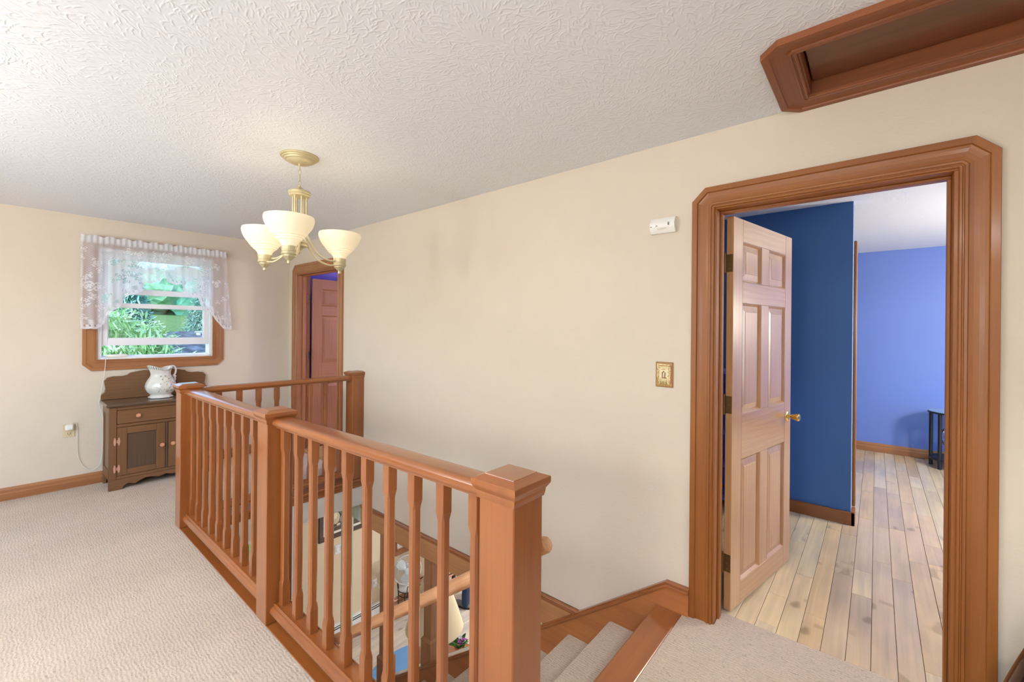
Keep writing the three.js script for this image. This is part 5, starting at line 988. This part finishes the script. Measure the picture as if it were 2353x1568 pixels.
{
  const t = thing('willow_tree', 'bright green willow-like tree with long narrow leaves filling the lower left of the window', 'tree', [0.55, -3.1, -9.2]);
  mesh('trunk', join([tube([[0, 0, 0], [0.1, 1.2, 0], [0.0, 2.4, 0.1], [-0.2, 3.6, 0]], 0.13, 20, 10), tube([[0.03, 2.0, 0.05], [0.5, 3.0, 0.2], [0.9, 4.0, 0.3]], 0.06, 14, 8), tube([[0, 2.3, 0.1], [-0.7, 3.2, -0.2], [-1.0, 4.2, -0.2]], 0.06, 14, 8)]), std({ color: lin(0.13, 0.09, 0.06), roughness: 1 }), t);
  const L = [];
  for (let k = 0; k < 1100; k++) {                          // sprays of leaves on a lumpy crown
    const a = rr(0, 6.28), h = Math.acos(rr(-0.75, 1)), R = rr(0.75, 1.02), px = 1.42 * R * Math.sin(h) * Math.cos(a) + 0.05, py = 3.72 + 1.05 * R * Math.cos(h) + 0.16 * Math.sin(a * 5), pz = 1.3 * R * Math.sin(h) * Math.sin(a);
    for (let q = 0; q < 16; q++) {
      const c = new THREE.Color().setHSL(lerp(0.21, 0.28, rnd()), lerp(0.25, 0.42, rnd()), lerp(0.34, 0.60, rnd()));
      L.push([M4(V(px + rr(-0.16, 0.16), py + rr(-0.16, 0.14), pz + rr(-0.16, 0.16)), [Math.atan2(px, pz) + rr(-0.9, 0.9), rr(-1.1, -0.1), rr(-0.7, 0.7)], rr(0.75, 1.35)), c]);
    }
  }
  const g = blade(0.028, 0.145, 0.35); g.computeVertexNormals();
  scatter('foliage', g, leafy([0.95, 1, 0.85]), L, t);
}
function spruce(label, x, z, h, R, hue, n) {
  const y = GY(x, z), t = thing('spruce_tree', label, 'tree', [x, y, z]);
  mesh('trunk', new THREE.CylinderGeometry(0.03, 0.16, h, 10).translate(0, h / 2, 0), std({ color: lin(0.09, 0.06, 0.045), roughness: 1 }), t);
  const L = [];
  for (let k = 0; k < n; k++) {
    const f = Math.pow(rnd(), 0.7), yy = h * (1 - 0.95 * f) * 0.98 + 0.1, a = k * 2.399, r = R * f * rr(0.35, 1.0), c = new THREE.Color().setHSL(hue + rr(-0.03, 0.03), rr(0.12, 0.26), rr(0.24, 0.50));
    L.push([M4(V(r * Math.sin(a), yy - 0.22 * r, r * Math.cos(a)), [a + rr(-1.2, 1.2), rr(-1.35, -0.7), rr(-0.8, 0.8)], rr(0.7, 1.25)), c]);
  }
  scatter('branches', blade(0.075, 0.34, 0.6), leafy([0.95, 1, 0.95]), L, t);
}
spruce('blue-green spruce tree left of the mown grass lane', 3.9, -27, 6.2, 1.35, 0.36, 11000);
spruce('blue-green spruce tree right of the mown grass lane behind the garage', 7.2, -27.5, 5.6, 1.45, 0.38, 11000);
spruce('dark green spruce tree further up along the left of the lane', 5.2, -44, 6.8, 2.4, 0.34, 8000);
spruce('green spruce tree further up along the right of the lane', 12.6, -44, 6.8, 2.6, 0.33, 8000);
{
  const t = thing('garage', 'low garage with dark grey hip roof and white eave outside the window', 'building', [5.2, -3.1, -13]);
  const E = [[2.12, 0.90, -11.0], [9, 0.90, -11.0], [9, 0.90, -17.4], [2.12, 0.90, -17.4]], r0 = [3.05, 1.325, -14.2], r1 = [8.2, 1.325, -14.2];
  const face = (...q) => { const g = new THREE.BufferGeometry().setFromPoints(q.length === 4 ? [q[0], q[1], q[2], q[0], q[2], q[3]].map((p) => V(...p)) : q.map((p) => V(...p))); g.computeVertexNormals(); return metric(g, 0, false); };
  part(t, 'roof', join([face(E[0], E[1], r1, r0), face(E[2], E[3], r0, r1), face(E[3], E[0], r0), face(E[1], E[2], r1), face(E[3], E[2], E[1], E[0])]), std({ color: lin(0.14, 0.15, 0.16), map: shingleMap, roughness: 0.95, side: THREE.DoubleSide }));
  part(t, 'fascia', join([cbox(2.10, 9.02, 0.80, 0.895, -11.0, -10.975, 0.004, 0), cbox(2.095, 2.12, 0.80, 0.895, -17.4, -10.975, 0.004, 2)]), MAT.vinyl);
  part(t, 'wall', cbox(2.4, 8.7, -3.1, 0.87, -17.1, -11.3, 0.01), MAT.wallWhite);
  part(t, 'roof_vent', join([cbox(3.32, 3.40, 1.20, 1.30, -13.6, -13.5, 0.02), cbox(3.29, 3.43, 1.30, 1.325, -13.63, -13.47, 0.01)]), MAT.vinyl);
}
{
  const blob = (s) => { const g = new THREE.IcosahedronGeometry(1, 3), p = g.attributes.position; for (let i = 0; i < p.count; i++) { const v = V().fromBufferAttribute(p, i), k = 0.72 + 0.6 * fbm(v.x * 3 + 20, v.y * 3 + v.z * 2.3 + 20, 64, 64, s, 4); v.multiplyScalar(k); p.setXYZ(i, v.x, v.y * 1.1, v.z); } g.computeVertexNormals(); return g; };
  const t = thing('forest', 'dense mixed green forest covering the hill behind the lawn', 'forest', [0, 0, -130]); t.userData.kind = 'stuff';
  for (const s of [151, 153]) {
    const L = [];
    for (let k = 0; k < 210; k++) {
      const row = Math.floor(k / 30), x = -20 + (k % 30) * 3.4 + rr(-1.3, 1.3), z = -84 - row * 8 - rr(0, 5), lane = x / -z; if (row < 2 && lane > 0.195 && lane < 0.225) continue;
      const r = rr(2.6, 3.9), c = new THREE.Color().setHSL(rr(0.27, 0.40), rr(0.18, 0.32), rr(0.24, 0.42));
      L.push([M4(V(x, GY(x, z) + rr(1.6, 4.4), z + 130), [rr(0, 6), 0, 0], r), c]);
    }
    scatter('trees', blob(s), std({ color: lin(0.85, 1, 0.8), map: leafTone, roughness: 1 }), L, t);
  }
}

scene.traverse((o) => { if (o.isMesh) o.castShadow = o.receiveShadow = true; });
renderer.render(scene, camera);
